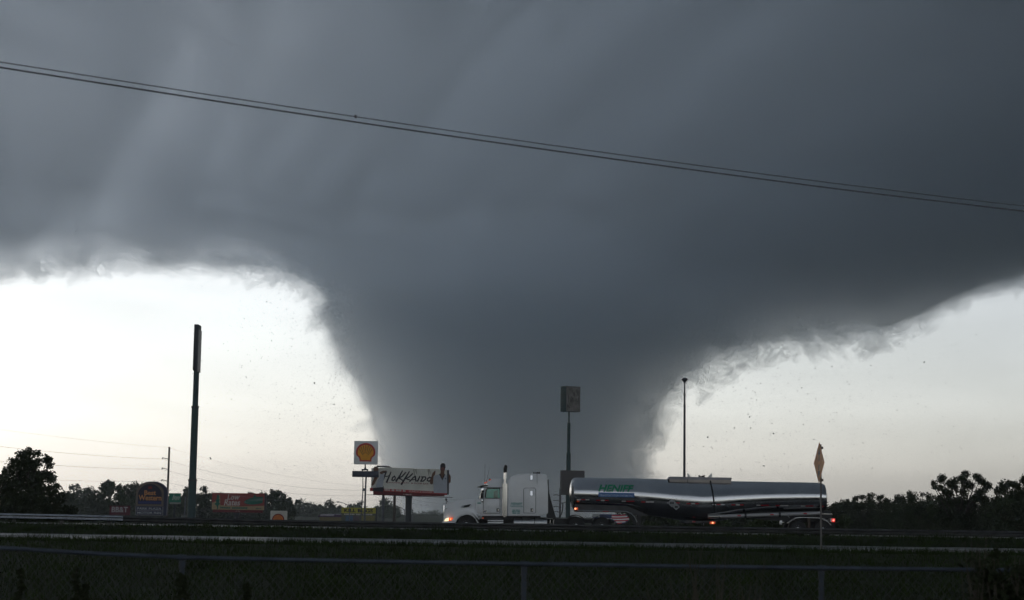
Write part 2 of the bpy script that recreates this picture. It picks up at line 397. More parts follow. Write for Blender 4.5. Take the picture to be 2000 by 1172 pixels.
def grass_stuff(name, label, bands, col, seed):
    r = np.random.default_rng(seed); V = []; F = []
    for (y0, y1, xw, n, h0, h1, wd) in bands:
        y = r.uniform(y0, y1, n); x = r.uniform(-1, 1, n) * xw(y); h = r.uniform(h0, h1, n) * (0.6 + 0.6 * r.random(n))
        a = r.uniform(0, math.pi, n); lean = r.normal(0, 0.35, (n, 2)) * h[:, None]
        dx, dy = np.cos(a) * wd, np.sin(a) * wd; z = np.array([gz(v) for v in y]) - 0.02
        base = len(V) * 1
        tri = np.stack([np.stack([x - dx, y - dy, z], 1), np.stack([x + dx, y + dy, z], 1), np.stack([x + lean[:, 0], y + lean[:, 1], z + h], 1)], 1)
        b0 = sum(len(v) for v in V); V.append(tri.reshape(-1, 3)); F += [(b0 + 3 * i, b0 + 3 * i + 1, b0 + 3 * i + 2) for i in range(n)]
    for k in range(170):                                            # taller, uneven tussocks along the verges
        y0 = r.choice([r.uniform(70, 75.3), r.uniform(85.6, 90), r.uniform(30, 70)]); x0 = r.uniform(-1, 1) * (y0 * 0.33); n = 46; hh = r.uniform(0.22, 0.5)
        x = x0 + r.normal(0, 0.35, n); y = np.minimum(y0 + r.normal(0, 0.2, n), 75.9 if y0 < 80 else 95); h = hh * r.uniform(0.4, 1.1, n); z = np.array([gz(v) for v in y]) - 0.02; a = r.uniform(0, math.pi, n); le = r.normal(0, 0.4, (n, 2)) * h[:, None]
        tri = np.stack([np.stack([x - np.cos(a) * 0.018, y - np.sin(a) * 0.018, z], 1), np.stack([x + np.cos(a) * 0.018, y + np.sin(a) * 0.018, z], 1), np.stack([x + le[:, 0], y + le[:, 1], z + h], 1)], 1)
        b0 = sum(len(v) for v in V); V.append(tri.reshape(-1, 3)); F += [(b0 + 3 * i, b0 + 3 * i + 1, b0 + 3 * i + 2) for i in range(n)]
    me = bpy.data.meshes.new(name); me.from_pydata(np.concatenate(V).tolist(), [], F)
    me.materials.append(mat(name + '_blade', col, 0.8, var=0.5, scale=0.8, spec=0.08))
    o = link(name, me); o['label'] = label; o['category'] = 'grass'; return stuff(o)
wide = lambda y: y * 0.36 + 3
grass_stuff('grass', 'rough dark green grass between the chain-link fence and the roads',
    [(17, 40, wide, 16000, 0.10, 0.32, 0.012), (40, 70, wide, 16000, 0.12, 0.30, 0.02), (72.8, 75.6, wide, 14000, 0.10, 0.30, 0.02),
     (85.0, 95.6, wide, 16000, 0.08, 0.26, 0.02)], (0.028, 0.044, 0.012), 5)

# the hazy air over the low ground
hm = bpy.data.materials.new('haze_air'); hm.use_nodes = True; t = hm.node_tree; t.nodes.clear()
pv = t.nodes.new('ShaderNodeVolumePrincipled'); o = t.nodes.new('ShaderNodeOutputMaterial')
pv.inputs['Color'].default_value = (0.86, 0.90, 0.95, 1); pv.inputs['Density'].default_value = 0.00017
t.links.new(pv.outputs[0], o.inputs['Volume'])
haze = MB().box(-900, 900, -120, 1680, -20, 27).build('haze', hm); stuff(haze)

# ------------------------------------------------------------------ the tanker truck on the highway
YT = 102.0
def M(px, py, d=YT):
    p = P(px, py, d); return (p.x, p.z)
def Ms(l, d=YT): return [M(x, y, d) for x, y in l]
PXM = YT / FPX                                     # metres per photograph pixel at the truck

white_paint = mat('white_truck_paint', (0.80, 0.81, 0.82), 0.35, var=0.04, coat=0.4)
chrome = mat('chrome', (0.80, 0.80, 0.80), 0.10, 1.0, var=0.05)
dull_metal = mat('dull_aluminium', (0.55, 0.56, 0.57), 0.38, 1.0, var=0.15)
polished = mat('polished_tank_steel', (0.58, 0.585, 0.595), 0.17, 1.0, var=0.04, scale=1.2, rvar=0.5)
black_rubber = mat('black_rubber', (0.02, 0.02, 0.021), 0.8, var=0.2)
black_frame = mat('black_chassis', (0.018, 0.018, 0.02), 0.55, var=0.3)
seam = mat('panel_gap', (0.10, 0.10, 0.105), 0.6)
green_ink = mat('green_decal', (0.0, 0.22, 0.10), 0.4, var=0.05)
teal_ink = mat('teal_decal', (0.05, 0.30, 0.28), 0.4, var=0.05)
blue_ink = mat('blue_decal', (0.06, 0.16, 0.40), 0.4, var=0.05)
white_ink = mat('white_decal', (0.75, 0.75, 0.75), 0.4, var=0.05)
red_tape = mat('red_reflective_tape', (0.42, 0.02, 0.03), 0.35)
white_tape = mat('white_reflective_tape', (0.62, 0.62, 0.60), 0.35)
red_ink = mat('red_decal', (0.50, 0.03, 0.05), 0.4, var=0.05)
navy_ink = mat('navy_decal', (0.03, 0.05, 0.16), 0.4, var=0.05)
amber_on = mat('lit_amber_lens', (0.6, 0.1, 0.02), 0.3, emit=(1.0, 0.13, 0.03), estr=0.75)
amber_dim = mat('amber_lens', (0.55, 0.10, 0.03), 0.3, emit=(1.0, 0.14, 0.05), estr=0.28)
spot_on = mat('lit_marker_bulb', (0.9, 0.4, 0.2), 0.3, emit=(1.0, 0.35, 0.16), estr=2.2)
head_on = mat('lit_headlamp', (0.9, 0.8, 0.6), 0.2, emit=(1.0, 0.80, 0.50), estr=1.2)
red_on = mat('lit_tail_lens', (0.5, 0.02, 0.02), 0.3, emit=(1.0, 0.06, 0.05), estr=0.5)
red_spot = mat('lit_tail_bulb', (0.8, 0.2, 0.15), 0.3, emit=(1.0, 0.25, 0.2), estr=2.0)
cab_glass = glass('teal_cab_glass', (0.50, 0.80, 0.76), 0.14)
screen_glass = glass('windshield_glass', (0.7, 0.85, 0.85), 0.55)

def wheel(parent, px, y0, d, r=0.52, dual=False):
    cx = M(px, 1000)[0]; cz = r + 0.014
    wy = 0.56 if dual else 0.29
    w = MB().lathe_y((cx, y0, cz), [(r * 0.60, 0.0), (r * 0.80, -0.01), (r * 0.94, 0.01), (r, 0.05), (r, wy - 0.05), (r * 0.94, wy), (r * 0.6, wy)], 32).build('wheel', black_rubber, parent, smooth=True)
    s = 1 if d > 0 else -1
    yo = y0 if d > 0 else y0 + wy
    MB().lathe_y((cx, yo, cz), [(r * 0.60, 0.004 * s), (r * 0.56, -0.025 * s), (r * 0.50, 0.03 * s), (r * 0.30, 0.05 * s), (r * 0.24, -0.03 * s), (r * 0.2, -0.08 * s), (r * 0.06, -0.10 * s)], 24).build('rim', chrome, w, smooth=True)
    bolts = MB()
    for k in range(10):
        a = k * math.pi / 5
        bolts.lathe_y((cx + 0.27 * r * 1.4 * math.cos(a), yo - 0.0 * s, cz + 0.27 * r * 1.4 * math.sin(a)), [(0.018, 0.045 * s), (0.018, -0.01 * s), (0.008, -0.014 * s)], 6)
    stuff(bolts.build('wheel_nuts', chrome, w))
    return w

def build_tractor():
    x0, _ = M(866, 1000)
    t = thing('semi_truck', 'white long-nose tractor unit with sleeper cab and headlights on, pulling the tanker', 'truck', (x0 + 3, YT + 1.2, 0.014))
    W = 2.44; YF = YT + W
    # hood: sloping nose, narrower at the top
    hood = [(866, 1019), (866, 1003), (868, 987), (872, 983), (885, 979.5), (902, 976.5), (918, 975.2), (931, 974.6), (931, 1006),
            (929.5, 1006)] + [(911 + 22 * math.cos(a), 1026.5 - 22 * math.sin(a)) for a in np.radians(np.linspace(50, 150, 12))] + [(889, 1019)]
    def inset(x, z): return YT + 0.12 + 0.32 * ss(1.35, 2.05, z)
    hd = MB().prism(Ms(hood), inset, lambda x, z: 2 * YT + W - inset(x, z)).build('hood', white_paint, t, bevel=0.05, segs=3)
    # flared fenders standing out beside the hood
    for ya, yb in ((YT, YT + 0.42), (YF - 0.42, YF)):
        outer = [(911 + 29 * math.cos(a) - 1.5, 1026.5 - 29.5 * math.sin(a)) for a in np.radians(np.linspace(2, 158, 20))]
        inner = [(911 + 21.5 * math.cos(a), 1026.5 - 21.5 * math.sin(a)) for a in np.radians(np.linspace(162, 4, 20))]
        MB().prism(Ms([(942.5, 1024)] + outer + [(869.5, 1011), (868.5, 1019), (889, 1019)] + inner + [(933, 1024)]), ya, yb).build('fender', white_paint, t, bevel=0.04, segs=3)
    MB().prism(Ms([(864.2, 1018.6), (864.2, 1027), (866, 1030), (889, 1030), (890, 1020), (888, 1018.8)]), YT + 0.02, YF - 0.02).build('bumper', chrome, t, bevel=0.03)
    g = MB().box(M(865.2, 1000)[0], M(867.4, 1000)[0], YT + 0.62, YF - 0.62, M(866, 1017)[1], M(866, 986)[1]).build('grille', chrome, t, bevel=0.02)
    slat = MB()
    for k in range(9): slat.box(M(864.7, 1000)[0], M(865.3, 1000)[0], YT + 0.7, YF - 0.7, 0.95 + k * 0.09, 0.98 + k * 0.09)
    stuff(slat.build('grille_slats', black_frame, g))
    vent = MB().prism(Ms([(899.5, 990.2), (905, 987.6), (918.5, 985), (919.5, 985.6), (915, 990), (906, 991.4)]), lambda x, z: inset(x, z) - 0.03, YT + 0.6).build('hood_vent', black_frame, t)
    MB().prism(Ms([(899.5, 990.4), (904, 988.4), (907, 988), (905, 991)]), lambda x, z: inset(x, z) - 0.04, YT + 0.5).build('vent_trim', dull_metal, vent)
    MB().tube([(M(890, 983)[0], YT + 0.40, M(890, 983.6)[1]), (M(909, 980)[0], YT + 0.42, M(909, 980.2)[1])], 0.02).build('hood_crease', seam, t)
    for yy, far in ((YT - 0.02, False), (YF - 0.3, True)):
        y2 = yy + 0.32
        h = MB().prism(Ms([(867.5, 1018.3), (870, 1013), (876.5, 1011.2), (876.3, 1017.6)]), yy, y2).build('headlight', head_on, t, bevel=0.02)
        MB().prism(Ms([(876.5, 1017.3), (876.8, 1011.2), (885.5, 1011.4), (882, 1016.6)]), yy - 0.003, y2).build('turn_signal', amber_on, h, bevel=0.01)
        MB().prism(Ms([(879, 1014.8), (879, 1013), (881, 1013), (881, 1014.8)]), yy - 0.02, y2).build('bulb', spot_on, h)
    # hood mirror on its stalk
    hm_ = MB().tube([(M(871, 983)[0], YT + 0.3, M(871, 984)[1]), (M(871.5, 975)[0], YT + 0.12, M(871.5, 976)[1])], 0.018).tube(
        [(M(875, 983)[0], YT + 0.3, M(875, 981)[1]), (M(871.5, 976)[0], YT + 0.12, M(871.5, 977)[1])], 0.014).build('mirror_stalk', black_frame, t)
    MB().prism(Ms([(869.5, 978), (869.8, 973.5), (872.5, 973.2), (873.2, 977)]), YT + 0.02, YT + 0.22).build('mirror_head', black_frame, hm_, bevel=0.02)
    MB().prism(Ms([(870.5, 995), (870.8, 990), (872.6, 990), (872.8, 994)]), YT + 0.06, YT + 0.2).build('fender_mirror', chrome, t, bevel=0.02)
    MB().tube([(M(868, 1016)[0], YT + 0.10, M(868, 1003)[1]), (M(868.6, 990)[0], YT + 0.22, M(868.6, 987)[1])], 0.025).build('nose_trim', chrome, t)
    # cab: cowl and doors below the window line, roof above, posts between
    YC = YT + 0.12
    low = [(930, 975), (937, 974.2), (944, 973.2), (977, 973.2), (981, 973.2), (981, 1008), (943, 1008), (939, 1003.5), (930.5, 1002)]
    MB().prism(Ms(low), YC, YF - 0.12).build('cab_body', white_paint, t, bevel=0.03)
    roof = [(940.5, 952.4), (941.5, 950), (946, 946), (952, 941.5), (957, 936.5), (963, 935), (982, 934.5), (982, 952.4)]
    rf = MB().prism(Ms(roof), lambda x, z: YC + 0.3 * ss(2.6, 3.3, z), lambda x, z: YF - 0.12 - 0.3 * ss(2.6, 3.3, z)).build('roof', white_paint, t, bevel=0.04, segs=3)
    MB().prism(Ms([(976.6, 953.5), (981, 953.5), (981, 973.6), (976.6, 973.6)]), YC, YF - 0.12).build('rear_post', white_paint, t)
    for ya in (YC, YF - 0.22):
        MB().prism(Ms([(935.5, 974), (938, 974), (945, 952), (942, 952)]), ya, ya + 0.1).build('windshield_post', chrome, t)
    MB().prism(Ms([(934.5, 973.6), (936, 973.6), (943, 952), (941.6, 952)]), YC + 0.1, YF - 0.22).build('windshield', screen_glass, t)
    MB().prism(Ms([(931, 951.6), (941, 948), (952, 947), (953, 948.8), (944, 950.6), (940, 953.5), (936, 951.8)]), YT + 0.05, YF - 0.05).build('sun_visor', black_frame, t, bevel=0.01)
    MB().prism(Ms([(944, 949.0), (950.5, 944.4), (953.4, 947.2)]), YT + 0.2, YF - 0.2).build('visor_trim', chrome, t)
    for ya, far in ((YC - 0.02, False), (YF - 0.12 - 0.02, True)):
        dr = MB().prism(Ms([(944.5, 1002), (944.5, 974), (976, 974), (976, 1002)]), ya, ya + 0.04).build('door', white_paint, t, bevel=0.012)
        if not far:
            for pts in ([(944.1, 1002.6), (944.1, 951.5)], [(976.4, 1002.6), (976.4, 951.5)], [(944.1, 1002.4), (976.4, 1002.4)], [(946, 973.4), (976.4, 973.4)], [(945, 952.2), (976.4, 952.2)]):
                (xa, za), (xb, zb) = Ms(pts)
                MB().tube([(xa, ya - 0.005, za), (xb, ya - 0.005, zb)], 0.016, 5).build('door_seam', seam, dr)
            MB().prism(Ms([(969.8, 999.5), (969.8, 993), (974.6, 993), (974.6, 999.5)]), ya - 0.02, ya).build('handle_recess', black_frame, dr)
            MB().prism(Ms([(972, 998.5), (972, 994), (974, 994), (974, 998.5)]), ya - 0.035, ya - 0.02).build('door_handle', chrome, dr)
            MB().plate([(0.11 * math.cos(a), 0.075 * math.sin(a)) for a in np.linspace(0, 6.28, 20)[:-1]], (M(947.5, 998.7)[0], ya - 0.02, M(947.5, 998.7)[1]), (1, 0, 0), (0, 0, 1), 0.02).build('maker_badge', chrome, dr)
            MB().plate([(0.07 * math.cos(a), 0.03 * math.sin(a)) for a in np.linspace(0, 6.28, 14)[:-1]], (M(947.5, 998.7)[0], ya - 0.026, M(947.5, 998.7)[1]), (1, 0, 0), (0, 0, 1), 0.004).build('badge_centre', navy_ink, dr)
        wn = MB().prism(Ms([(947, 973), (948.6, 958), (951, 953.4), (976.4, 953.4), (976.4, 973)]), ya + 0.02, ya + 0.03).build('side_window', cab_glass, t)
        MB().prism(Ms([(944.5, 973), (946, 962), (949, 953), (951.5, 953), (949.2, 958.5), (947.8, 973)]), ya, ya + 0.05).build('window_frame', white_paint, wn)
        MB().tube([(M(947.4, 972)[0], ya - 0.004, M(947.4, 972)[1]), (M(949, 958)[0], ya - 0.004, M(949, 958)[1]), (M(951.5, 953.8)[0], ya - 0.004, M(951.5, 953.8)[1]), (M(976, 953.8)[0], ya - 0.004, M(976, 953.8)[1])], 0.03, 6).build('window_seal', black_rubber, wn)
    seat_m = mat('cab_seat', (0.16, 0.16, 0.16), 0.9)
    for ya in (YT + 0.35, YF - 0.95):
        MB().prism(Ms([(963.5, 980), (964.5, 960), (967, 958), (971, 958), (973, 980)]), ya, ya + 0.55).build('seat', seat_m, t, bevel=0.05)
    MB().prism(Ms([(934, 975), (935, 971), (945, 970), (947, 975)]), YT + 0.3, YF - 0.3).build('dashboard', black_frame, t)
    # door mirrors
    mr = MB().prism(Ms([(939.3, 962), (940.6, 952.4), (944.6, 952), (944.3, 962.2)]), YT - 0.12, YT + 0.10).build('door_mirror', chrome, t, bevel=0.03)
    MB().prism(Ms([(938.8, 972), (939.2, 963), (945, 962.6), (944.6, 970), (942, 973)]), YT - 0.12, YT + 0.10).build('spot_mirror', black_frame, mr, bevel=0.03)
    MB().prism(Ms([(940.6, 982), (940.2, 976), (942.6, 974.5), (943, 981)]), YT - 0.02, YT + 0.13).build('mirror_bracket', chrome, mr, bevel=0.02)
    MB().prism(Ms([(939.3, 962), (940.6, 952.4), (944.6, 952), (944.3, 962.2)]), YF - 0.10, YF + 0.12).build('door_mirror', chrome, t, bevel=0.03)
    # roof lamps, horn and aerials
    for k, (px, py) in enumerate(((947.5, 942.8), (951, 941.4), (956.5, 937.6))):
        for yy in (YT + 0.45, YF - 0.55) if k != 1 else (YT + W / 2,):
            MB().prism(Ms([(px - 2.6, py + 1.2), (px - 1.8, py - 0.8), (px + 2.4, py - 1.6), (px + 2.6, py + 0.6)]), yy - 0.1, yy + 0.1).build('marker_lamp', amber_dim, t, bevel=0.012)
    MB().prism(Ms([(954.5, 939.5), (955, 934.6), (957.6, 934.2), (958, 938)]), YT + 0.6, YT + 0.72).build('air_horn', navy_ink, t, bevel=0.01)
    for a, b in (((946.6, 944), (947, 905)), ((949.5, 942), (956.5, 912))):
        (xa, za), (xb, zb) = Ms([a, b]); MB().tube([(xa, YT + 0.5, za), (xb, YT + 0.5, zb)], [0.012, 0.006], 5).build('aerial', black_frame, t)
    # exhaust stack
    for yy in (YT + 0.02, YF - 0.32):
        c = M(986, 975)[0]; yc = yy + 0.15
        st = MB().tube([(c, yc, M(986, 1010)[1]), (c, yc, M(986, 922)[1])], 0.085, 16).build('exhaust_stack', chrome, t, smooth=True)
        MB().tube([(c - 0.0, yc, M(986, 923)[1]), (c - 0.01, yc, M(986, 916)[1]), (c + 0.02, yc, M(986, 911)[1]), (c + 0.06, yc, M(986, 908.4)[1])], [0.10, 0.105, 0.10, 0.06], 12).build('stack_tip', black_frame, st, smooth=True)
        sh = MB(); n = 14
        prof = [(0.155 * math.copysign(abs(math.cos(a)) ** 0.8, math.cos(a)), -0.04 - 0.13 * math.sin(a) ** 0.3) for a in np.linspace(0.0, math.pi, n)]
        vs = [(c + u, yc + v, M(986, 1008)[1]) for u, v in prof] + [(c + u, yc + v, M(986, 944.5)[1]) for u, v in prof]
        sh.add(vs, [(i, i + 1, i + 1 + n, i + n) for i in range(n - 1)]).build('heat_shield', chrome, st, smooth=True, fix=False)
    MB().prism(Ms([(977, 1006), (977, 946), (991, 946), (991, 1006)]), YT + 0.42, YF - 0.42).build('cab_gap_boot', mat('brown_boot', (0.10, 0.075, 0.06), 0.8), t)
    # sleeper
    sl_ = [(992, 1008), (992, 943), (993.5, 937), (998, 931.5), (1005, 928.2), (1015, 926), (1030, 925), (1056, 925), (1066, 926.5), (1069, 931), (1070.5, 950),
           (1070.5, 1002.5), (1066, 1005), (1054, 1008)]
    sp = MB().prism(Ms(sl_), lambda x, z: YT + 0.16 * ss(3.1, 3.6, z), lambda x, z: YF - 0.16 * ss(3.1, 3.6, z)).build('sleeper', white_paint, t, bevel=0.05, segs=3)
    hat = MB().prism(Ms([(1023, 1002), (1023, 955.5), (1025, 953.4), (1044, 953.4), (1046, 955.5), (1046, 1000), (1044.5, 1002)]), YT - 0.012, YT + 0.03).build('locker_door', white_paint, sp, bevel=0.008)
    ring = Ms([(1023, 1002), (1022.8, 955.5), (1025, 953.2), (1044, 953.2), (1046.3, 955.5), (1046.3, 1000), (1044.5, 1002.2), (1023, 1002)])
    MB().tube([(x, YT - 0.004, z) for x, z in ring], 0.016, 5).build('door_seam', seam, hat)
    MB().prism(Ms([(1036.4, 999.8), (1036.4, 993), (1041, 993), (1041, 999.8)]), YT - 0.03, YT).build('handle_recess', black_frame, hat)
    MB().prism(Ms([(1038.6, 999), (1038.6, 994), (1040.6, 994), (1040.6, 999)]), YT - 0.045, YT - 0.02).build('latch', chrome, hat)
    vent_m = mat('bright_vent_cover', (0.85, 0.86, 0.87), 0.22, 1.0, var=0.03)
    for py in (928.6, 959.2):
        (xa, za), (xb, zb) = Ms([(1036, py), (1040, py + 8.6)])
        vb = MB().prism(Ms([(1035.6, py + 8.8), (1035.6, py), (1040.2, py), (1040.2, py + 8.8)]), YT - 0.05, lambda x, z: YT + 0.22).build('vent_cover', white_paint, sp, bevel=0.01)
        sh = MB(); n = 8
        # a shallow bright scoop turned up to the sky
        sh.add([(xa, YT - 0.085, zb), (xb, YT - 0.085, zb), (xb, YT - 0.058, za), (xa, YT - 0.058, za)], [(0, 1, 2, 3)]).build('scoop', vent_m, vb, fix=False)
    for a, b in (((1049, 949), (1049, 926)), ((1049, 949), (1070, 949))):
        (xa, za), (xb, zb) = Ms([a, b]); MB().tube([(xa, YT + 0.02, za), (xb, YT + 0.02, zb)], 0.008, 4).build('panel_seam', seam, sp)
    o = (0, YT, 0)
    def put(txt, pxa, pxb, pya, pyb, m, name='lettering', **kw):
        (xa, za), (xb, zb) = Ms([(pxa, pya), (pxb, pyb)])
        b = MB(); lettering(b, txt, o, (1, 0, 0), (0, 0, 1), xa, xb, za, zb, lift=0.012, **kw); q = b.build(name, m, sp, fix=False); return stuff(q) if '--' in txt else q
    put('HENIFF', 997.5, 1020.5, 986.2, 981.6, teal_ink, shear=0.25, bold=0.015)
    put('TRANSPORTATION SYSTEMS', 996.5, 1021, 990.2, 987.6, teal_ink, bold=0.01)
    put('--- -----', 1001, 1015, 997.4, 995.6, teal_ink)
    put('---- -- ----', 1000, 1015.5, 1000.4, 998.4, teal_ink)
    put('----- ----', 1001, 1015, 1003.4, 1001.4, teal_ink)
    (xa, za), (xb, zb) = Ms([(932.5, 984), (939, 981.4)])
    b = MB(); lettering(b, '----', (0, YC, 0), (1, 0, 0), (0, 0, 1), xa, xb, za, zb, lift=0.012); b.build('unit_number', teal_ink, t, fix=False)
    # horns on the sleeper roof
    hn = MB()
    for k, px in enumerate((1043, 1047.5, 1050.5, 1054)):
        x, z = M(px, 923); hn.lathe_y((x, YT + 0.9, z), [(0.05 if k != 1 else 0.03, 0), (0.05, 0.16), (0.02, 0.3)], 8)
    (xa, za), (xb, zb) = Ms([(1042, 924), (1056, 923)])
    hn.tube([(xa, YT + 0.98, za - 0.01), (xb, YT + 0.98, za - 0.01)], 0.018, 6); hn.box(M(1048, 1000)[0], M(1049, 1000)[0], YT + 0.95, YT + 1.02, M(1048, 925.4)[1], za)
    hn.build('horn_bar', black_frame, sp)
    # dark fairing behind the sleeper
    for yy in (YT + 0.04, YF - 0.1):
        MB().prism(Ms([(1069, 1012), (1069.6, 938), (1070.4, 936), (1071.4, 937), (1072.6, 962), (1077, 980), (1082, 998), (1086, 1012)]), yy, yy + 0.06).build('side_extender', black_frame, t)
    # chassis and what hangs on it
    ch = MB()
    for yy in (YT + 0.72, YF - 0.80): ch.prism(Ms([(884, 1022), (884, 1014), (1200, 1014.5), (1200, 1022.5)]), yy, yy + 0.08)
    for px in (940, 1000, 1060, 1100, 1150, 1190): ch.prism(Ms([(px, 1021.5), (px, 1015), (px + 4, 1015), (px + 4, 1021.5)]), YT + 0.79, YF - 0.79)
    ch.prism(Ms([(942, 1016), (942, 1008.4), (1056, 1008.4), (1056, 1016)]), YT + 0.35, YF - 0.35)
    ch.prism(Ms([(1080, 1024), (1080, 1012.6), (1108, 1013.4), (1108, 1024)]), YT + 0.30, YF - 0.30)
    ch.build('chassis', black_frame, t)
    for py in (1015.8, 1019.6):
        MB().prism(Ms([(952.5, py + (2.6 if py < 1018 else 5)), (952.5, py), (983, py), (983, py + (2.6 if py < 1018 else 5))]), YT + 0.02, YT + 0.45).build('step', dull_metal, t, bevel=0.01)
    for a in (1003.5, 1020, 1045):
        w_ = 15.5 if a < 1010 else 23.5
        x, z = M(a, 1021.5)
        MB().tube([(x, YT + 0.38, z), (x + w_ * PXM, YT + 0.38, z)], 0.30 if a > 1010 else 0.26, 20).build('fuel_tank', dull_metal, t, smooth=True)
    for px in (1074, 1080.5): MB().prism(Ms([(px, 1026), (px, 1015.5), (px + 1.6, 1015.5), (px + 1.6, 1026)]), YT + 0.04, YT + 0.1).build('tank_strap', chrome, t)
    MB().prism(Ms([(1058, 1013.4), (1058, 1011), (1081, 1011), (1081, 1013.4)]), YT + 0.5, YF - 0.5).build('deck_plate', dull_metal, t)
    MB().prism(Ms([(942, 1013), (942, 1011), (944.5, 1011), (944.5, 1013)]), YT - 0.02, YT + 0.2).build('side_marker', amber_dim, t)
    # hose rack with its coiled lines behind the sleeper
    hr = MB()
    x, z = M(1094.5, 1012); hr.box(x - 0.06, x + 0.06, YT + 0.8, YT + 0.95, z, M(1094.5, 954)[1])
    x2, z2 = M(1106, 1012); hr.tube([(x, YT + 0.86, M(1095, 983)[1]), (x2, YT + 0.86, M(1106, 982)[1])], 0.025, 6)
    hr.build('hose_mast', mat('grey_mast', (0.16, 0.165, 0.175), 0.6), t)
    for k, py in enumerate((968, 979, 991, 1001)):
        (xa, za), (xb, zb), (xc, zc) = Ms([(1081, py - 1), (1086, py - 1.6), (1094.5, py + 0.6)])
        MB().tube([(xa, YT + 0.85, za), (xb, YT + 0.85, zb), ((xb + xc) / 2, YT + 0.85, (zb + zc) / 2 + 0.02), (xc, YT + 0.85, zc)], 0.016, 5).build('air_line', black_rubber, t)
    (xa, za), (xb, zb), (xc, zc), (xd, zd) = Ms([(1100, 983), (1100, 993), (1098, 1003), (1093, 1011)])
    MB().tube([(xa, YT + 0.8, za), (xb, YT + 0.8, zb), (xc, YT + 0.8, zc), (xd, YT + 0.8, zd)], 0.03, 6).build('air_line', black_rubber, t)
    # drive axle mud guards
    for yy in (YT + 0.02, YF - 0.62):
        for px in (1125, 1176):
            arc = [(px + 21.5 * math.cos(a), 1027 - 21 * math.sin(a)) for a in np.radians(np.linspace(25, 155, 14))]
            arc2 = [(px + 20.3 * math.cos(a), 1027 - 19.8 * math.sin(a)) for a in np.radians(np.linspace(155, 25, 14))]
            MB().prism(Ms(arc + arc2), yy, yy + 0.6).build('mud_guard', black_frame, t, smooth=True)
    for px, du in ((911, False), (1125.5, True), (1176, True)):
        wheel(t, px, YT + 0.06, 1, dual=du); wheel(t, px, YF - (0.62 if du else 0.35), -1, dual=du)
    ax = MB()
    for px in (911, 1125.5, 1176): ax.tube([(M(px, 1000)[0], YT + 0.3, 0.53), (M(px, 1000)[0], YF - 0.3, 0.53)], 0.08, 8)
    stuff(ax.build('axles', black_frame, t))
    return t
build_tractor()

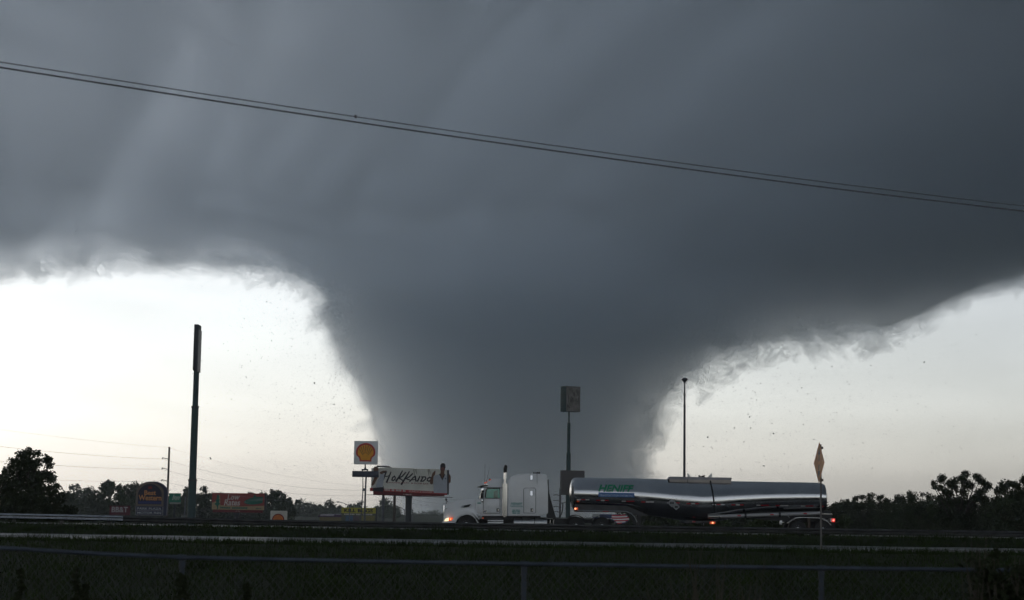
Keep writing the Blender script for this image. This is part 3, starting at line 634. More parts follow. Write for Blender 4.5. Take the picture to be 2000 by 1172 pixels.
def build_trailer():
    t = thing('tanker_trailer', 'polished silver tanker trailer with green lettering, coupled behind the white tractor', 'trailer', (M(1380, 1000)[0], YT + 1.22, 0.014))
    YCc = YT + 1.22
    st = [(1113.5, 962, 3), (1114, 962, 9), (1115.5, 962.5, 17), (1118, 963, 25), (1121.5, 964, 30.5), (1124, 964.4, 31.6), (1150, 965, 32), (1200, 966.4, 32.7), (1240, 968.2, 34), (1290, 972.5, 37), (1340, 977.4, 40),
          (1370, 979.6, 41.2), (1392, 979.4, 40.6), (1393, 979.3, 40.5), (1440, 976, 36.2), (1500, 973, 32), (1560, 971.8, 30), (1604, 971.6, 29), (1612, 971.8, 28), (1617, 972, 25.5), (1619.6, 972, 19), (1620.8, 972, 10), (1621, 972, 3)]
    pxs = np.array([s[0] for s in st]); cs = np.array([M(s[0], s[1])[1] for s in st]); rs = np.array([s[2] * PXM for s in st]); xw = np.array([M(s[0], s[1])[0] for s in st])
    def ctr(x): return float(np.interp(x, xw, cs)), float(np.interp(x, xw, rs))
    n = 48; mb = MB(); vs = []; fs = []
    xx = sorted(set(list(xw) + list(np.linspace(xw[5], xw[17], 40))))
    for x in xx:
        c, r = ctr(x)
        wv = 1 + 0.0022 * math.sin(x * 3.1) + 0.0015 * math.sin(x * 7.3 + 1)      # slight waves of hand-rolled sheet
        for k in range(n):
            a = 2 * math.pi * k / n; vs.append((x, YCc - r * wv * math.sin(a), c + r * wv * math.cos(a)))
    for i in range(len(xx) - 1):
        for k in range(n): k2 = (k + 1) % n; fs.append((i * n + k, i * n + k2, (i + 1) * n + k2, (i + 1) * n + k))
    fs.append(tuple(range(n))); fs.append(tuple((len(xx) - 1) * n + k for k in range(n - 1, -1, -1)))
    tank = mb.add(vs, fs).build('tank', polished, t, smooth=True)
    def ysurf(x, z):
        c, r = ctr(x); return YCc - math.sqrt(max(r * r - (z - c) ** 2, 0.0))
    def wrap(name, m, parent, vs2, fs2, lift):
        """lays flat artwork (x, z) on the tank's curved near side"""
        bm = bmesh.new(); bv = [bm.verts.new((x, 0, z)) for x, z in vs2]
        for f in fs2:
            try: bm.faces.new([bv[i] for i in f])
            except ValueError: pass
        z0, z1 = min(z for _, z in vs2), max(z for _, z in vs2); x0, x1 = min(x for x, _ in vs2), max(x for x, _ in vs2)
        for k in range(1, max(2, int((z1 - z0) / 0.035))):
            bmesh.ops.bisect_plane(bm, geom=bm.verts[:] + bm.edges[:] + bm.faces[:], plane_co=(0, 0, z0 + k * 0.035), plane_no=(0, 0, 1))
        for k in range(1, int((x1 - x0) / 0.4) + 1):
            bmesh.ops.bisect_plane(bm, geom=bm.verts[:] + bm.edges[:] + bm.faces[:], plane_co=(x0 + k * 0.4, 0, 0), plane_no=(1, 0, 0))
        org = parent_loc(parent); me = bpy.data.meshes.new(name)
        for v in bm.verts: v.co = Vector((v.co.x, ysurf(v.co.x, v.co.z) - lift, v.co.z)) - org
        bm.to_mesh(me); bm.free(); me.materials.append(m); me.polygons.foreach_set('use_smooth', [True] * len(me.polygons))
        return link(name, me, parent)
    def wrap_text(txt, a, b, c, d, m, lift, **kw):
        (xa, za), (xb, zb) = Ms([(a, c), (b, d)]); v, f = text_geo(txt, **kw)
        return wrap('lettering', m, tank, [(xa + (xb - xa) * x, za + (zb - za) * y) for x, y in v], f, lift)
    wrap_text('HENIFF', 1169, 1239, 960.2, 947.2, green_ink, 0.012, shear=0.30, bold=0.03)
    q = Ms([(1169.3, 970.4), (1239.5, 971.8), (1239.5, 963.0), (1169.3, 961.6)])
    bar = wrap('blue_banner', blue_ink, tank, q, [(0, 1, 2, 3)], 0.010)
    (xa, za), (xb, zb) = Ms([(1171.5, 969.2), (1237, 965.2)]); v, f = text_geo('TRANSPORTATION SYSTEMS INC', bold=0.012)
    sk = (zb - za)
    wrap('lettering', mat('pale_blue_decal', (0.45, 0.55, 0.70), 0.4), bar, [(xa + (xb - xa) * x, za + 0.6 * (M(1171, 965.2)[1] - M(1171, 969.2)[1]) * 0 + 0.11 * y + (M(1237, 970.4)[1] - M(1171, 968.6)[1]) * x * 0.35) for x, y in v], f, 0.018)
    # bands of reflective tape
    r_ = random.Random(3); px = 1127.0; k = 0
    while px < 1612:
        py = float(np.interp(px, [1125, 1240, 1390, 1620], [976, 980, 985.5, 989.5]))
        for off, m in ((0, red_tape if k % 2 else white_tape), (9, white_tape if k % 2 else red_tape), (17, red_tape if k % 3 else white_tape)):
            if px + off + 8 > 1616: continue
            xa, za = M(px + off, py + 1.0); xb, zb = M(px + off + 7.5, py - 1.0)
            wrap('reflective_tape', m, tank, [(xa, za), (xb, za), (xb, zb), (xa, zb)], [(0, 1, 2, 3)], 0.006)
        px += 50 if k % 2 else 38; k += 1
    placard = mat('grey_placard', (0.33, 0.35, 0.36), 0.5, var=0.15, scale=12)
    for (cx, cy, h) in ((1312.5, 982.5, 8.6), (1321, 990, 7.2)):
        x, z = M(cx, cy); h *= PXM * 1.0; y = min(ysurf(x, z - h), ysurf(x, z + h)) - 0.03
        pl = MB().plate([(-h, 0), (0, -h), (h, 0), (0, h)], (x, y, z), (1, 0, 0), Vector((0, (ysurf(x, z + h) - ysurf(x, z - h)) / (2 * h), 1)).normalized(), 0.02).build('placard', placard, t)
        b = MB(); lettering(b, '-' if cx > 1315 else '--', (x, y, z), (1, 0, 0), Vector((0, (ysurf(x, z + h) - ysurf(x, z - h)) / (2 * h), 1)).normalized(), -h * 0.4, h * 0.4, -h * 0.25, h * 0.25, 0.008); b.build('lettering', black_frame, pl, fix=False)
    # walkway with guard rails and fittings on top
    cream = mat('cream_walkway_side', (0.48, 0.43, 0.39), 0.5, var=0.12)
    greyd = mat('grey_walkway', (0.34, 0.33, 0.36), 0.5, var=0.12)
    y0, y1 = YCc - 0.52, YCc + 0.52
    wk = MB().prism(Ms([(1307.5, 936), (1311, 930.4), (1432, 932.6), (1432, 937)]), y0 - 0.03, y1).build('walkway', greyd, t)
    MB().prism(Ms([(1310, 941.2), (1310, 934.4), (1431, 936.6), (1431, 943.6)]), y0, y1).build('spill_dam', cream, wk)
    MB().prism(Ms([(1345, 942), (1345, 935), (1346, 935), (1346, 942)]), y0 - 0.01, y0 + 0.05).build('dam_joint', seam, wk)
    for a, b in ((1346, 1353), (1394.5, 1386)):
        MB().prism(Ms([(a, 931.5), (a, 924), (a + (1 if a < b else -1), 923.6), (b, 931.5)]), YCc - 0.25, YCc - 0.22).build('rollover_bracket', dull_metal, wk)
    for px, h in ((1370, 4.2), (1373, 2.6), (1376.5, 3.6), (1379.5, 4)):
        x, z = M(px, 932); MB().tube([(x, YCc, z - 0.05), (x, YCc, z + h * PXM)], [0.05, 0.04], 8).tube([(x, YCc, z + h * PXM * 0.8), (x + 0.07, YCc, z + h * PXM)], 0.025, 6).build('valve', black_frame, wk)
    (xa, za), (xb, zb) = Ms([(1390, 940), (1393.5, 972)])
    c1 = [(M(1390, 1000)[0], y0 - 0.05, M(1390, 939)[1])] + [(M(1390 + (py - 939) * 0.11, 1000)[0], ysurf(M(1390 + (py - 939) * 0.11, 1000)[0], M(1390, py)[1]) - 0.035, M(1390, py)[1]) for py in (944, 950, 957, 964, 971, 978, 986, 994, 1001)]
    MB().tube(c1, 0.042, 8).build('drain_hose', black_rubber, t, smooth=True)
    # under-frame: front sub-frame with bright trim, landing gear, pipe carrier, rear bogie
    fr = MB()
    fr.prism(Ms([(1123, 1000), (1123, 985), (1225, 988), (1260, 1003), (1242, 1006), (1222, 1001)]), YCc - 0.8, YCc + 0.8)
    fr.build('front_subframe', mat('dark_steel', (0.06, 0.06, 0.062), 0.5, 0.6, var=0.3), t)
    tr = [(M(a, b)[0], YT + 0.10, M(a, b)[1]) for a, b in ((1128, 997.2), (1170, 998), (1210, 998.6), (1224, 999.4), (1233, 1003), (1240, 1010), (1244.5, 1020))]
    MB().tube(tr, 0.035, 6).build('trim_rail', dull_metal, t, smooth=True)
    MB().prism(Ms([(1225, 1000.5), (1232, 1003.5), (1239.5, 1011), (1243.6, 1022), (1240, 1026), (1234, 1013), (1226, 1004)]), YT + 0.14, YT + 0.6).build('front_fender', black_frame, t)
    MB().prism(Ms([(1178, 999.8), (1178, 998), (1189, 998.2), (1189, 1000)]), YT + 0.04, YT + 0.1).build('side_reflector', red_tape, t)
    # painted flag on the quarter fender
    fl = MB().prism(Ms([(1158, 1012.4), (1158, 1003.6), (1196, 1004.6), (1224, 1006), (1230, 1012), (1228, 1018), (1218, 1023), (1206, 1023.5), (1197, 1016), (1184, 1013)]), YT + 0.16, YT + 0.2).build('quarter_fender', navy_ink, t)
    MB().prism(Ms([(1155.5, 1010.5), (1158, 1004), (1170, 1003.4), (1170, 1010)]), YT + 0.13, YT + 0.155).build('fender_patch', placard, fl)
    MB().prism(Ms([(1169.8, 1011.8), (1169.8, 1003.6), (1171, 1003.6), (1171, 1011)]), YT + 0.12, YT + 0.155).build('fender_edge', white_ink, fl)
    for k in range(7):
        ya = 1005.2 + k * 2.55; a = 1195 + max(0, k - 2) * 2.7; b = (1222, 1225.5, 1229, 1229, 1227, 1222, 1215)[k]
        m = red_ink if k % 2 == 0 else white_ink
        w_ = [(a + (b - a) * u, ya + 0.6 * math.sin(u * 3.4 + 0.4)) for u in np.linspace(0, 1, 8)]
        MB().prism(Ms([(x, y + 2.5) for x, y in w_] + [(x, y) for x, y in w_[::-1]]), YT + 0.13, YT + 0.158).build('flag_stripe', m, fl)
    w_ = [(1171 + 26 * u, 1011.4 + 1.6 * u) for u in np.linspace(0, 1, 5)]
    MB().prism(Ms([(x, y + 1.3) for x, y in w_] + [(x, y) for x, y in w_[::-1]]), YT + 0.13, YT + 0.158).build('flag_stripe', white_ink, fl)
    lg = MB()
    for yy in (YT + 0.3, YT + 2.0):
        lg.prism(Ms([(1248.6, 1030), (1248.6, 1003), (1252.4, 1003), (1252.4, 1030)]), yy, yy + 0.14)
        lg.tube([(M(1262, 1000)[0], yy + 0.05, M(1262, 1010)[1]), (M(1254, 1000)[0], yy + 0.05, M(1254, 1029)[1])], 0.035, 6)
        lg.prism(Ms([(1246, 1031), (1246, 1029.4), (1255, 1029.4), (1255, 1031)]), yy - 0.06, yy + 0.2)
    lg.prism(Ms([(1244, 1007), (1246, 1004), (1266, 1004), (1266, 1008)]), YT + 0.28, YT + 2.16)
    lg.build('landing_gear', mat('dark_steel', (0.06, 0.06, 0.062), 0.5), t)
    for (a, b, m, m2) in ((1123.8, 993.6, amber_dim, spot_on), (1392, 1021.2, amber_dim, spot_on), (1628, 1016.2, red_on, red_spot)):
        w2 = 5.2 if a < 1600 else 3.4; h2 = 2.4 if a < 1600 else 3.6
        lm = MB().prism(Ms([(a - w2 / 2 + 1, b + h2), (a - w2 / 2 + 1, b - h2), (a + w2, b - h2), (a + w2, b + h2)] if a < 1200 else [(a - w2, b + h2), (a - w2, b - h2), (a + w2, b - h2), (a + w2, b + h2)]), YT + 0.02, YT + 0.16).build('lamp', m, t, bevel=0.02)
        x, z = M(a, b)
        MB().lathe_y((x, YT + 0.01, z), [(0.055, 0.03), (0.05, -0.005), (0.02, -0.02)], 12).build('bulb', m2, lm, smooth=True)
    pl = MB()
    for yy in (YT + 0.16,):
        pl.tube([(M(1384, 1000)[0], yy + 0.13, M(1384, 1009.6)[1]), (M(1606, 1000)[0], yy + 0.13, M(1606, 1002.4)[1])], 0.115, 14)
    pc = pl.build('hose_tube', mat('grey_hose_tube', (0.42, 0.42, 0.43), 0.45, 0.5, var=0.12), t, smooth=True)
    for a in (1441, 1505, 1570):
        b = 1009.6 - (a - 1384) * 0.0324; x, z = M(a, b)
        MB().box(x, x + 0.2, YT + 0.155, YT + 0.18, z - 0.02, z + 0.06).build('tube_reflector', red_tape, pc)
    for a in (1455, 1522):
        b = 1009.6 - (a - 1384) * 0.0324; x, z = M(a, b); MB().tube([(x, YT + 0.29, z), (x + 0.12, YT + 0.29, z)], 0.13, 14).build('tube_clamp', black_frame, pc)
    for a, b in ((1383, 1407), (1604, 1626)):
        bx = MB().prism(Ms([(a, 1011 if a < 1500 else 1013), (a, 1003 if a > 1500 else 1007.5), (b, 1003.4 if a > 1500 else 1008), (b, 1012.5)]), YT + 0.06, YT + 0.5).build('end_box', black_frame, t)
        MB().prism(Ms([(a, 1009.3 if a < 1500 else 1004.2), (a, 1008.2 if a < 1500 else 1003), (b, 1008.4 if a < 1500 else 1003.4), (b, 1009.5 if a < 1500 else 1004.6)]), YT + 0.04, YT + 0.08).build('box_trim', chrome, bx)
    uc = MB()
    uc.prism(Ms([(1340, 1022), (1340, 1017), (1404, 1018), (1400, 1022)]), YCc - 0.7, YCc - 0.5)
    for px in (1345, 1352, 1366, 1377): uc.prism(Ms([(px, 1024), (px - 1, 1016), (px + 4, 1016), (px + 3, 1024)]), YCc - 0.5, YCc - 0.2)
    uc.tube([(M(1330, 1000)[0], YCc - 0.5, M(1330, 1020)[1]), (M(1350, 1000)[0], YCc - 0.5, M(1350, 1021)[1])], 0.06, 8)
    uc.build('outlet_valves', mat('dark_steel', (0.06, 0.06, 0.062), 0.5), t)
    MB().prism(Ms([(1354, 1020.2), (1354, 1018), (1360, 1018), (1360, 1020.2)]), YCc - 0.76, YCc - 0.7).build('side_reflector', red_tape, t)
    bg_ = MB()
    for yy in (YCc - 0.62, YCc + 0.5): bg_.prism(Ms([(1500, 1016), (1440, 1006), (1440, 1000), (1626, 998), (1626, 1014), (1590, 1020), (1540, 1020)]), yy, yy + 0.12)
    bg_.prism(Ms([(1440, 1006), (1440, 1001), (1626, 999), (1626, 1010)]), YCc - 0.5, YCc + 0.5)
    bg_.build('rear_subframe', black_frame, t)
    arc = [(1540, 1021), (1548, 1015.4), (1556, 1011), (1566, 1010), (1584, 1010.6), (1602, 1011.2), (1610, 1013.6), (1617, 1018), (1624, 1025)]
    for yy in (YT + 0.04, YT + 1.8):
        MB().prism(Ms(arc + [(x, y + 1.1) for x, y in arc[::-1]]), yy, yy + 0.6).build('rear_fender', dull_metal, t)
    MB().prism(Ms([(1579, 1032), (1579, 1012), (1583, 1012), (1583, 1032)]), YT + 0.1, YT + 0.55).build('fender_stay', mat('brown_boot', (0.1, 0.075, 0.06), 0.8), t)
    MB().prism(Ms([(1524, 1025), (1524, 1016.4), (1528.4, 1016.4), (1528.4, 1025)]), YT + 0.1, YT + 0.3).build('air_tank', dull_metal, t, bevel=0.03)
    x, z = M(1541, 1007.5); MB().tube([(x + 0.05, YT + 0.1, z - 0.12), (x - 0.04, YT + 0.09, z - 0.05), (x - 0.03, YT + 0.09, z + 0.07), (x + 0.05, YT + 0.1, z + 0.1)], 0.03, 6).build('hook', chrome, t)
    MB().prism(Ms([(1624, 1040), (1624, 1020), (1632, 1020), (1630, 1040)]), YT + 0.06, YT + 0.12).build('mud_flap', black_rubber, t)
    MB().box(M(1622, 1000)[0], M(1626, 1000)[0], YT + 0.05, YT + 2.4, M(1624, 1019)[1], M(1624, 1013)[1]).build('rear_bumper', dull_metal, t)
    for px in (1558, 1607):
        wheel(t, px, YT + 0.06, 1, dual=True); wheel(t, px, YT + 1.82, -1, dual=True)
    ax = MB()
    for px in (1558, 1607): ax.tube([(M(px, 1000)[0], YT + 0.3, 0.53), (M(px, 1000)[0], YT + 2.1, 0.53)], 0.07, 8)
    stuff(ax.build('axles', black_frame, t))
    return t
build_trailer()

# ------------------------------------------------------------------ guardrail, fence, cables, road sign
def guardrail():
    t = thing('guardrail', 'long steel W-beam guardrail on posts along the near edge of the highway', 'guardrail', (0, 92, 0))
    old = mat('weathered_rail', (0.10, 0.10, 0.10), 0.62, 0.85, var=0.3, scale=1.5)
    new = mat('bright_galvanised_rail', (0.50, 0.51, 0.53), 0.16, 1.0, var=0.08)
    post = mat('rail_post', (0.10, 0.095, 0.09), 0.7, 0.2, var=0.3)
    lift = lambda x: 0.13 * float(ss(-9, -27, x))
    prof = [(0.0, 0.312), (-0.012, 0.302), (-0.075, 0.265), (-0.082, 0.24), (-0.075, 0.215), (-0.008, 0.175), (0.0, 0.156), (-0.008, 0.137), (-0.075, 0.097), (-0.082, 0.072), (-0.075, 0.047), (-0.012, 0.010), (0.0, 0.0)]
    xs = [-46 + 3.81 * k for k in range(25)]; xs = [x + (-20.2 - (-46 + 3.81 * 7)) for x in xs]
    for k in range(24):
        a, b = xs[k], xs[k + 1] + 0.12; z0 = 0.43; o = 0.006 * (k % 2)
        n = len(prof); vs = []
        for x in (a, b):
            vs += [(x, 92 + dy - o, z0 + lift(x) + dz) for dy, dz in prof]
        vs += [(v[0], v[1] + 0.004, v[2]) for v in vs]
        m = 2 * n
        fs = [(i, i + 1, i + 1 + n, i + n) for i in range(n - 1)] + [(m + i, m + i + n, m + i + 1 + n, m + i + 1) for i in range(n - 1)]
        fs += [(0, n, n + m, m), (n - 1, n - 1 + m, 2 * n - 1 + m, 2 * n - 1)]
        r = MB().add(vs, fs).build('rail_beam', new if b < -19.9 else old, t)
        if b < -19.9: r['label'] = 'bright galvanised rail section'
    x = xs[0] + 0.9
    while x < xs[-1]:
        p = MB().box(x - 0.075, x + 0.075, 92.09, 92.24, -0.3, 0.70 + lift(x)).build('post', post, t)
        MB().box(x - 0.06, x + 0.06, 92.004, 92.09, 0.45 + lift(x), 0.70 + lift(x)).build('spacer_block', post, p)
        x += 2.5
guardrail()

def fence():
    YFn = 16.7
    key = [(-900, 1046), (-320, 1056), (0, 1070), (178, 1081), (358, 1089), (690, 1096), (1024, 1101.5), (1320, 1106), (1605, 1109.5), (2000, 1114), (2300, 1118), (2900, 1124)]
    pts = [P(a, b, YFn) for a, b in key]; kx = [p.x for p in pts]; kz = [p.z for p in pts]
    top = lambda x: float(np.interp(x, kx, kz))
    t = thing('chain_link_fence', 'galvanised chain-link fence with a pipe top rail in front of the grass', 'fence', (0, YFn, 0))
    galv = mat('galvanised_pipe', (0.075, 0.09, 0.115), 0.6, 0.6, var=0.25, scale=5)
    wire = mat('galvanised_wire', (0.085, 0.09, 0.09), 0.6, 0.6, var=0.3)
    posts = [P(a, 1100, YFn).x for a in (-310, 355, 1024, 1605, 2240)]
    ends = [kx[0]] + posts + [kx[-1]]
    for i in range(len(ends) - 1):
        a, b = ends[i], ends[i + 1]
        MB().tube([(x, YFn, top(x)) for x in np.linspace(a, b, 12)], 0.021, 10).build('top_rail', galv, t, smooth=True)
    for x in posts:
        p = MB().tube([(x, YFn + 0.03, -0.4), (x, YFn + 0.03, top(x) - 0.035)], 0.024, 12).build('post', galv, t, smooth=True)
        MB().tube([(x, YFn + 0.03, top(x) - 0.10), (x, YFn + 0.03, top(x) - 0.03)], 0.030, 12).tube([(x - 0.04, YFn, top(x)), (x + 0.04, YFn, top(x))], 0.027, 12).build('loop_cap', galv, p, smooth=True)
    mb = MB(); X0, X1, sp = kx[0] + 0.3, kx[-1] - 0.3, 0.078
    r2 = 0.0021
    for fam in (1, -1):
        x = X0 - 1.5
        while x < X1 + 1.5:
            path = []
            for k in range(9):
                u = k / 8; xx = x + fam * 1.36 * 0.92 * u
                if X0 <= xx <= X1: path.append((xx, YFn - 0.026 + 0.0025 * fam + 0.012 * noise.noise(Vector((xx * 0.8, u, 0))), 0.03 + (top(xx) - 0.045) * u))
            if len(path) > 1: mb.tube(path, r2, 4, cap=False)
            x += sp
    stuff(mb.build('wire_mesh', wire, t, fix=False))
    return top
fence_top = fence()

def cables():
    cab = mat('black_cable_sheath', (0.18, 0.17, 0.18), 0.7, var=0.2)
    for k, (ya, yb, r, lab) in enumerate(((121.0, 402.5, 0.0062, 'thinner overhead cable, the upper strand of the sagging pair crossing the sky'),
                                          (131.5, 412.5, 0.0095, 'thicker overhead cable, the lower strand of the sagging pair crossing the sky'))):
        a, b = P(0, ya, 18.0), P(2000, yb, 27.2)
        d = b - a; pts = []
        for u in np.linspace(-2.2, 3.0, 70):
            p = a + d * float(u); p.z -= 0.075 * (1 - (2 * float(u) - 1) ** 2) * 1.0
            p.z += 0.006 * noise.noise(Vector((float(u) * 14, k * 3.1, 0))); pts.append(p)
        c = MB().tube(pts, r, 8).build('overhead_cable', cab, smooth=True)
        tag(c, lab, 'cable', 'overhead cable pair')
        if k == 1:
            q = a + d * 0.262; q.z += 0.005
            MB().box(q.x - 0.012, q.x + 0.012, q.y - 0.02, q.y + 0.02, q.z - 0.012, q.z + 0.018).build('cable_clip', cab, c)
cables()

def road_sign():
    D = 74.4; b = P(1602.5, 1076, D); t = thing('road_sign', 'orange diamond road sign seen nearly edge-on, on a steel post beside the frontage road', 'sign', (b.x, D, 0))
    steel = mat('sign_post_steel', (0.16, 0.15, 0.14), 0.6, 0.6, var=0.25)
    x = b.x + 0.03
    MB().box(x - 0.035, x + 0.035, D - 0.02, D + 0.03, -0.3, P(1604, 868, D).z).build('post', steel, t)
    c = P(1604.5, 904, D); ang = math.radians(4.6)
    n = Vector((-math.cos(ang), -math.sin(ang), 0)); u = Vector((math.sin(ang), -math.cos(ang), 0)); u = -u if u.cross(Vector((0, 0, 1))).dot(n) < 0 else u
    w = Vector((0.015, 0, 1)).normalized(); h = 0.90
    o = Vector((x - 0.05, D - 0.0, c.z)) + n * 0.02
    org = mat('orange_sign_sheeting', (1.0, 0.52, 0.30), 0.5, var=0.06)
    tn = org.node_tree; bs = tn.nodes['Principled BSDF']; mo = tn.nodes['Material Output']       # roll-up fabric: light shines through it
    tl = tn.nodes.new('ShaderNodeBsdfTranslucent'); tl.inputs[0].default_value = (1.0, 0.60, 0.38, 1); ms = tn.nodes.new('ShaderNodeMixShader'); ms.inputs[0].default_value = 0.75
    tn.links.new(bs.outputs[0], ms.inputs[1]); tn.links.new(tl.outputs[0], ms.inputs[2]); tn.links.new(ms.outputs[0], mo.inputs[0])
    f = MB().add([o + u * a + w * b for a, b in ((-h, 0), (0, -h), (h, 0), (0, h))], [(0, 1, 2, 3)]).build('sign_face', org, t, fix=False)
    ink = mat('faded_black_print', (0.16, 0.15, 0.16), 0.5)
    for s in (1, -1):
        pts = [(-0.05, 0.08 * s), (0.05, 0.08 * s), (0.05, 0.36 * s), (0.17, 0.36 * s), (0.0, 0.66 * s), (-0.17, 0.36 * s), (-0.05, 0.36 * s)]
        MB().plate(pts, o + n * 0.004, u, w, 0.003).build('arrow', ink, f)
    for py in (875, 938):
        z = P(1604, py, D).z
        MB().box(x + 0.0, x + 0.10, D - 0.05, D + 0.05, z - 0.05, z + 0.06).build('mounting_bracket', steel, t)
road_sign()

# ------------------------------------------------------------------ signs, billboards and poles beyond the highway
X, Z = Vector((1, 0, 0)), Vector((0, 0, 1))
steel_dark = mat('dark_painted_steel', (0.05, 0.055, 0.065), 0.6, var=0.25)
steel_grey = mat('grey_painted_steel', (0.13, 0.14, 0.16), 0.6, var=0.25)
green_steel = mat('green_painted_steel', (0.03, 0.065, 0.07), 0.55, var=0.2)
wood = mat('weathered_pole_wood', (0.09, 0.075, 0.065), 0.9, var=0.4, scale=2)

def plane_at(pxl, pxr, pyb, pyt, d):
    """lower-left corner, width and height of the upright rectangle at distance d covering those pixels"""
    a = P((pxl + pxr) / 2, (pyb + pyt) / 2, d); s = d / FPX
    w, h = (pxr - pxl) * s, (pyb - pyt) * s
    return Vector((a.x - w / 2, d, a.z - h / 2)), w, h
def rect(a0, a1, b0, b1): return [(a0, b0), (a1, b0), (a1, b1), (a0, b1)]

def shell_pts(w, h):
    arc = [(0.5 * math.cos(a), 0.5 + 0.48 * math.sin(a)) for a in np.radians(np.linspace(-24, 204, 30))]
    p = [(0.30, 0.0), (0.31, 0.14), (0.36, 0.23)] + arc + [(-0.36, 0.23), (-0.31, 0.14), (-0.30, 0.0)]
    return [(x * w, y * h) for x, y in p]
def shell_logo(parent, o, cx, cy, w, yellow, red, rib):
    MB().plate([(cx + x, cy + y) for x, y in shell_pts(w, w * 0.97)], o + Vector((0, -0.02, 0)), X, Z, 0.015).build('emblem_border', red, parent)
    e = MB().plate([(cx + x * 0.82, cy + 0.07 * w + y * 0.83) for x, y in shell_pts(w, w * 0.97)], o + Vector((0, -0.035, 0)), X, Z, 0.014).build('emblem', yellow, parent)
    for k in range(7):
        a = math.radians(90 + (k - 3) * 21); s = Vector((cx + (k - 3) * 0.055 * w, cy + 0.10 * w)); 
        L = 0.37 * w; e2 = Vector((cx + 0.0 + math.cos(a) * L, cy + 0.48 * w + math.sin(a) * L)); s = Vector((cx, cy + 0.10 * w)).lerp(e2, 0.42); dvec = (e2 - s).normalized(); nn = Vector((-dvec.y, dvec.x)) * 0.014 * w
        MB().plate([tuple(s - nn * 0.6), tuple(s + nn * 0.6), tuple(e2 + nn * 1.2), tuple(e2 - nn * 1.2)], o + Vector((0, -0.045, 0)), X, Z, 0.008).build('emblem_rib', rib, e)

# tall blank pylon seen edge-on
def pylon():
    d = 200; s = d / FPX; b = P(373.5, 1012, d)
    t = thing('pylon_sign', 'very tall dark pylon sign seen edge-on, rising beside the red motel billboard', 'sign', (b.x, d, gz(d)))
    x = lambda py: P(373.5 + (1012 - py) * 0.0, py, d)
    base = b.x
    segs = [(gz(d) - 0.5, P(0, 938, d), 8.2), (P(0, 938, d), P(0, 795, d), 7.0), (P(0, 795, d), P(0, 722, d), 5.6)]
    z1, z2, z3, z4 = P(376, 938, d).z, P(378, 795, d).z, P(382, 722, d).z, P(386, 635, d).z
    for za, zb, w in ((gz(d) - 0.5, z1, 8.2), (z1, z2, 7.0), (z2, z3, 5.6)):
        MB().tube([(base, d, za), (base, d, zb)], [w * s, w * s * 0.97], 20).build('pole_section', green_steel, t, smooth=True)
    for z, w in ((z1, 8.8), (z2, 7.6)): MB().tube([(base, d, z - 0.1), (base, d, z + 0.12)], w * s, 20).build('collar', steel_dark, t, smooth=True)
    cb = MB().box(base - 4.6 * s, base + 3.6 * s, d - 1.0, d + 1.0, z3 - 0.15, z4).build('sign_cabinet', steel_dark, t, bevel=0.04)
    MB().box(base + 3.6 * s, base + 5.0 * s, d - 0.95, d + 0.95, z3 - 0.30, z4 - 0.6).build('sign_face', mat('faded_sign_face', (0.16, 0.16, 0.17), 0.4), cb)
pylon()

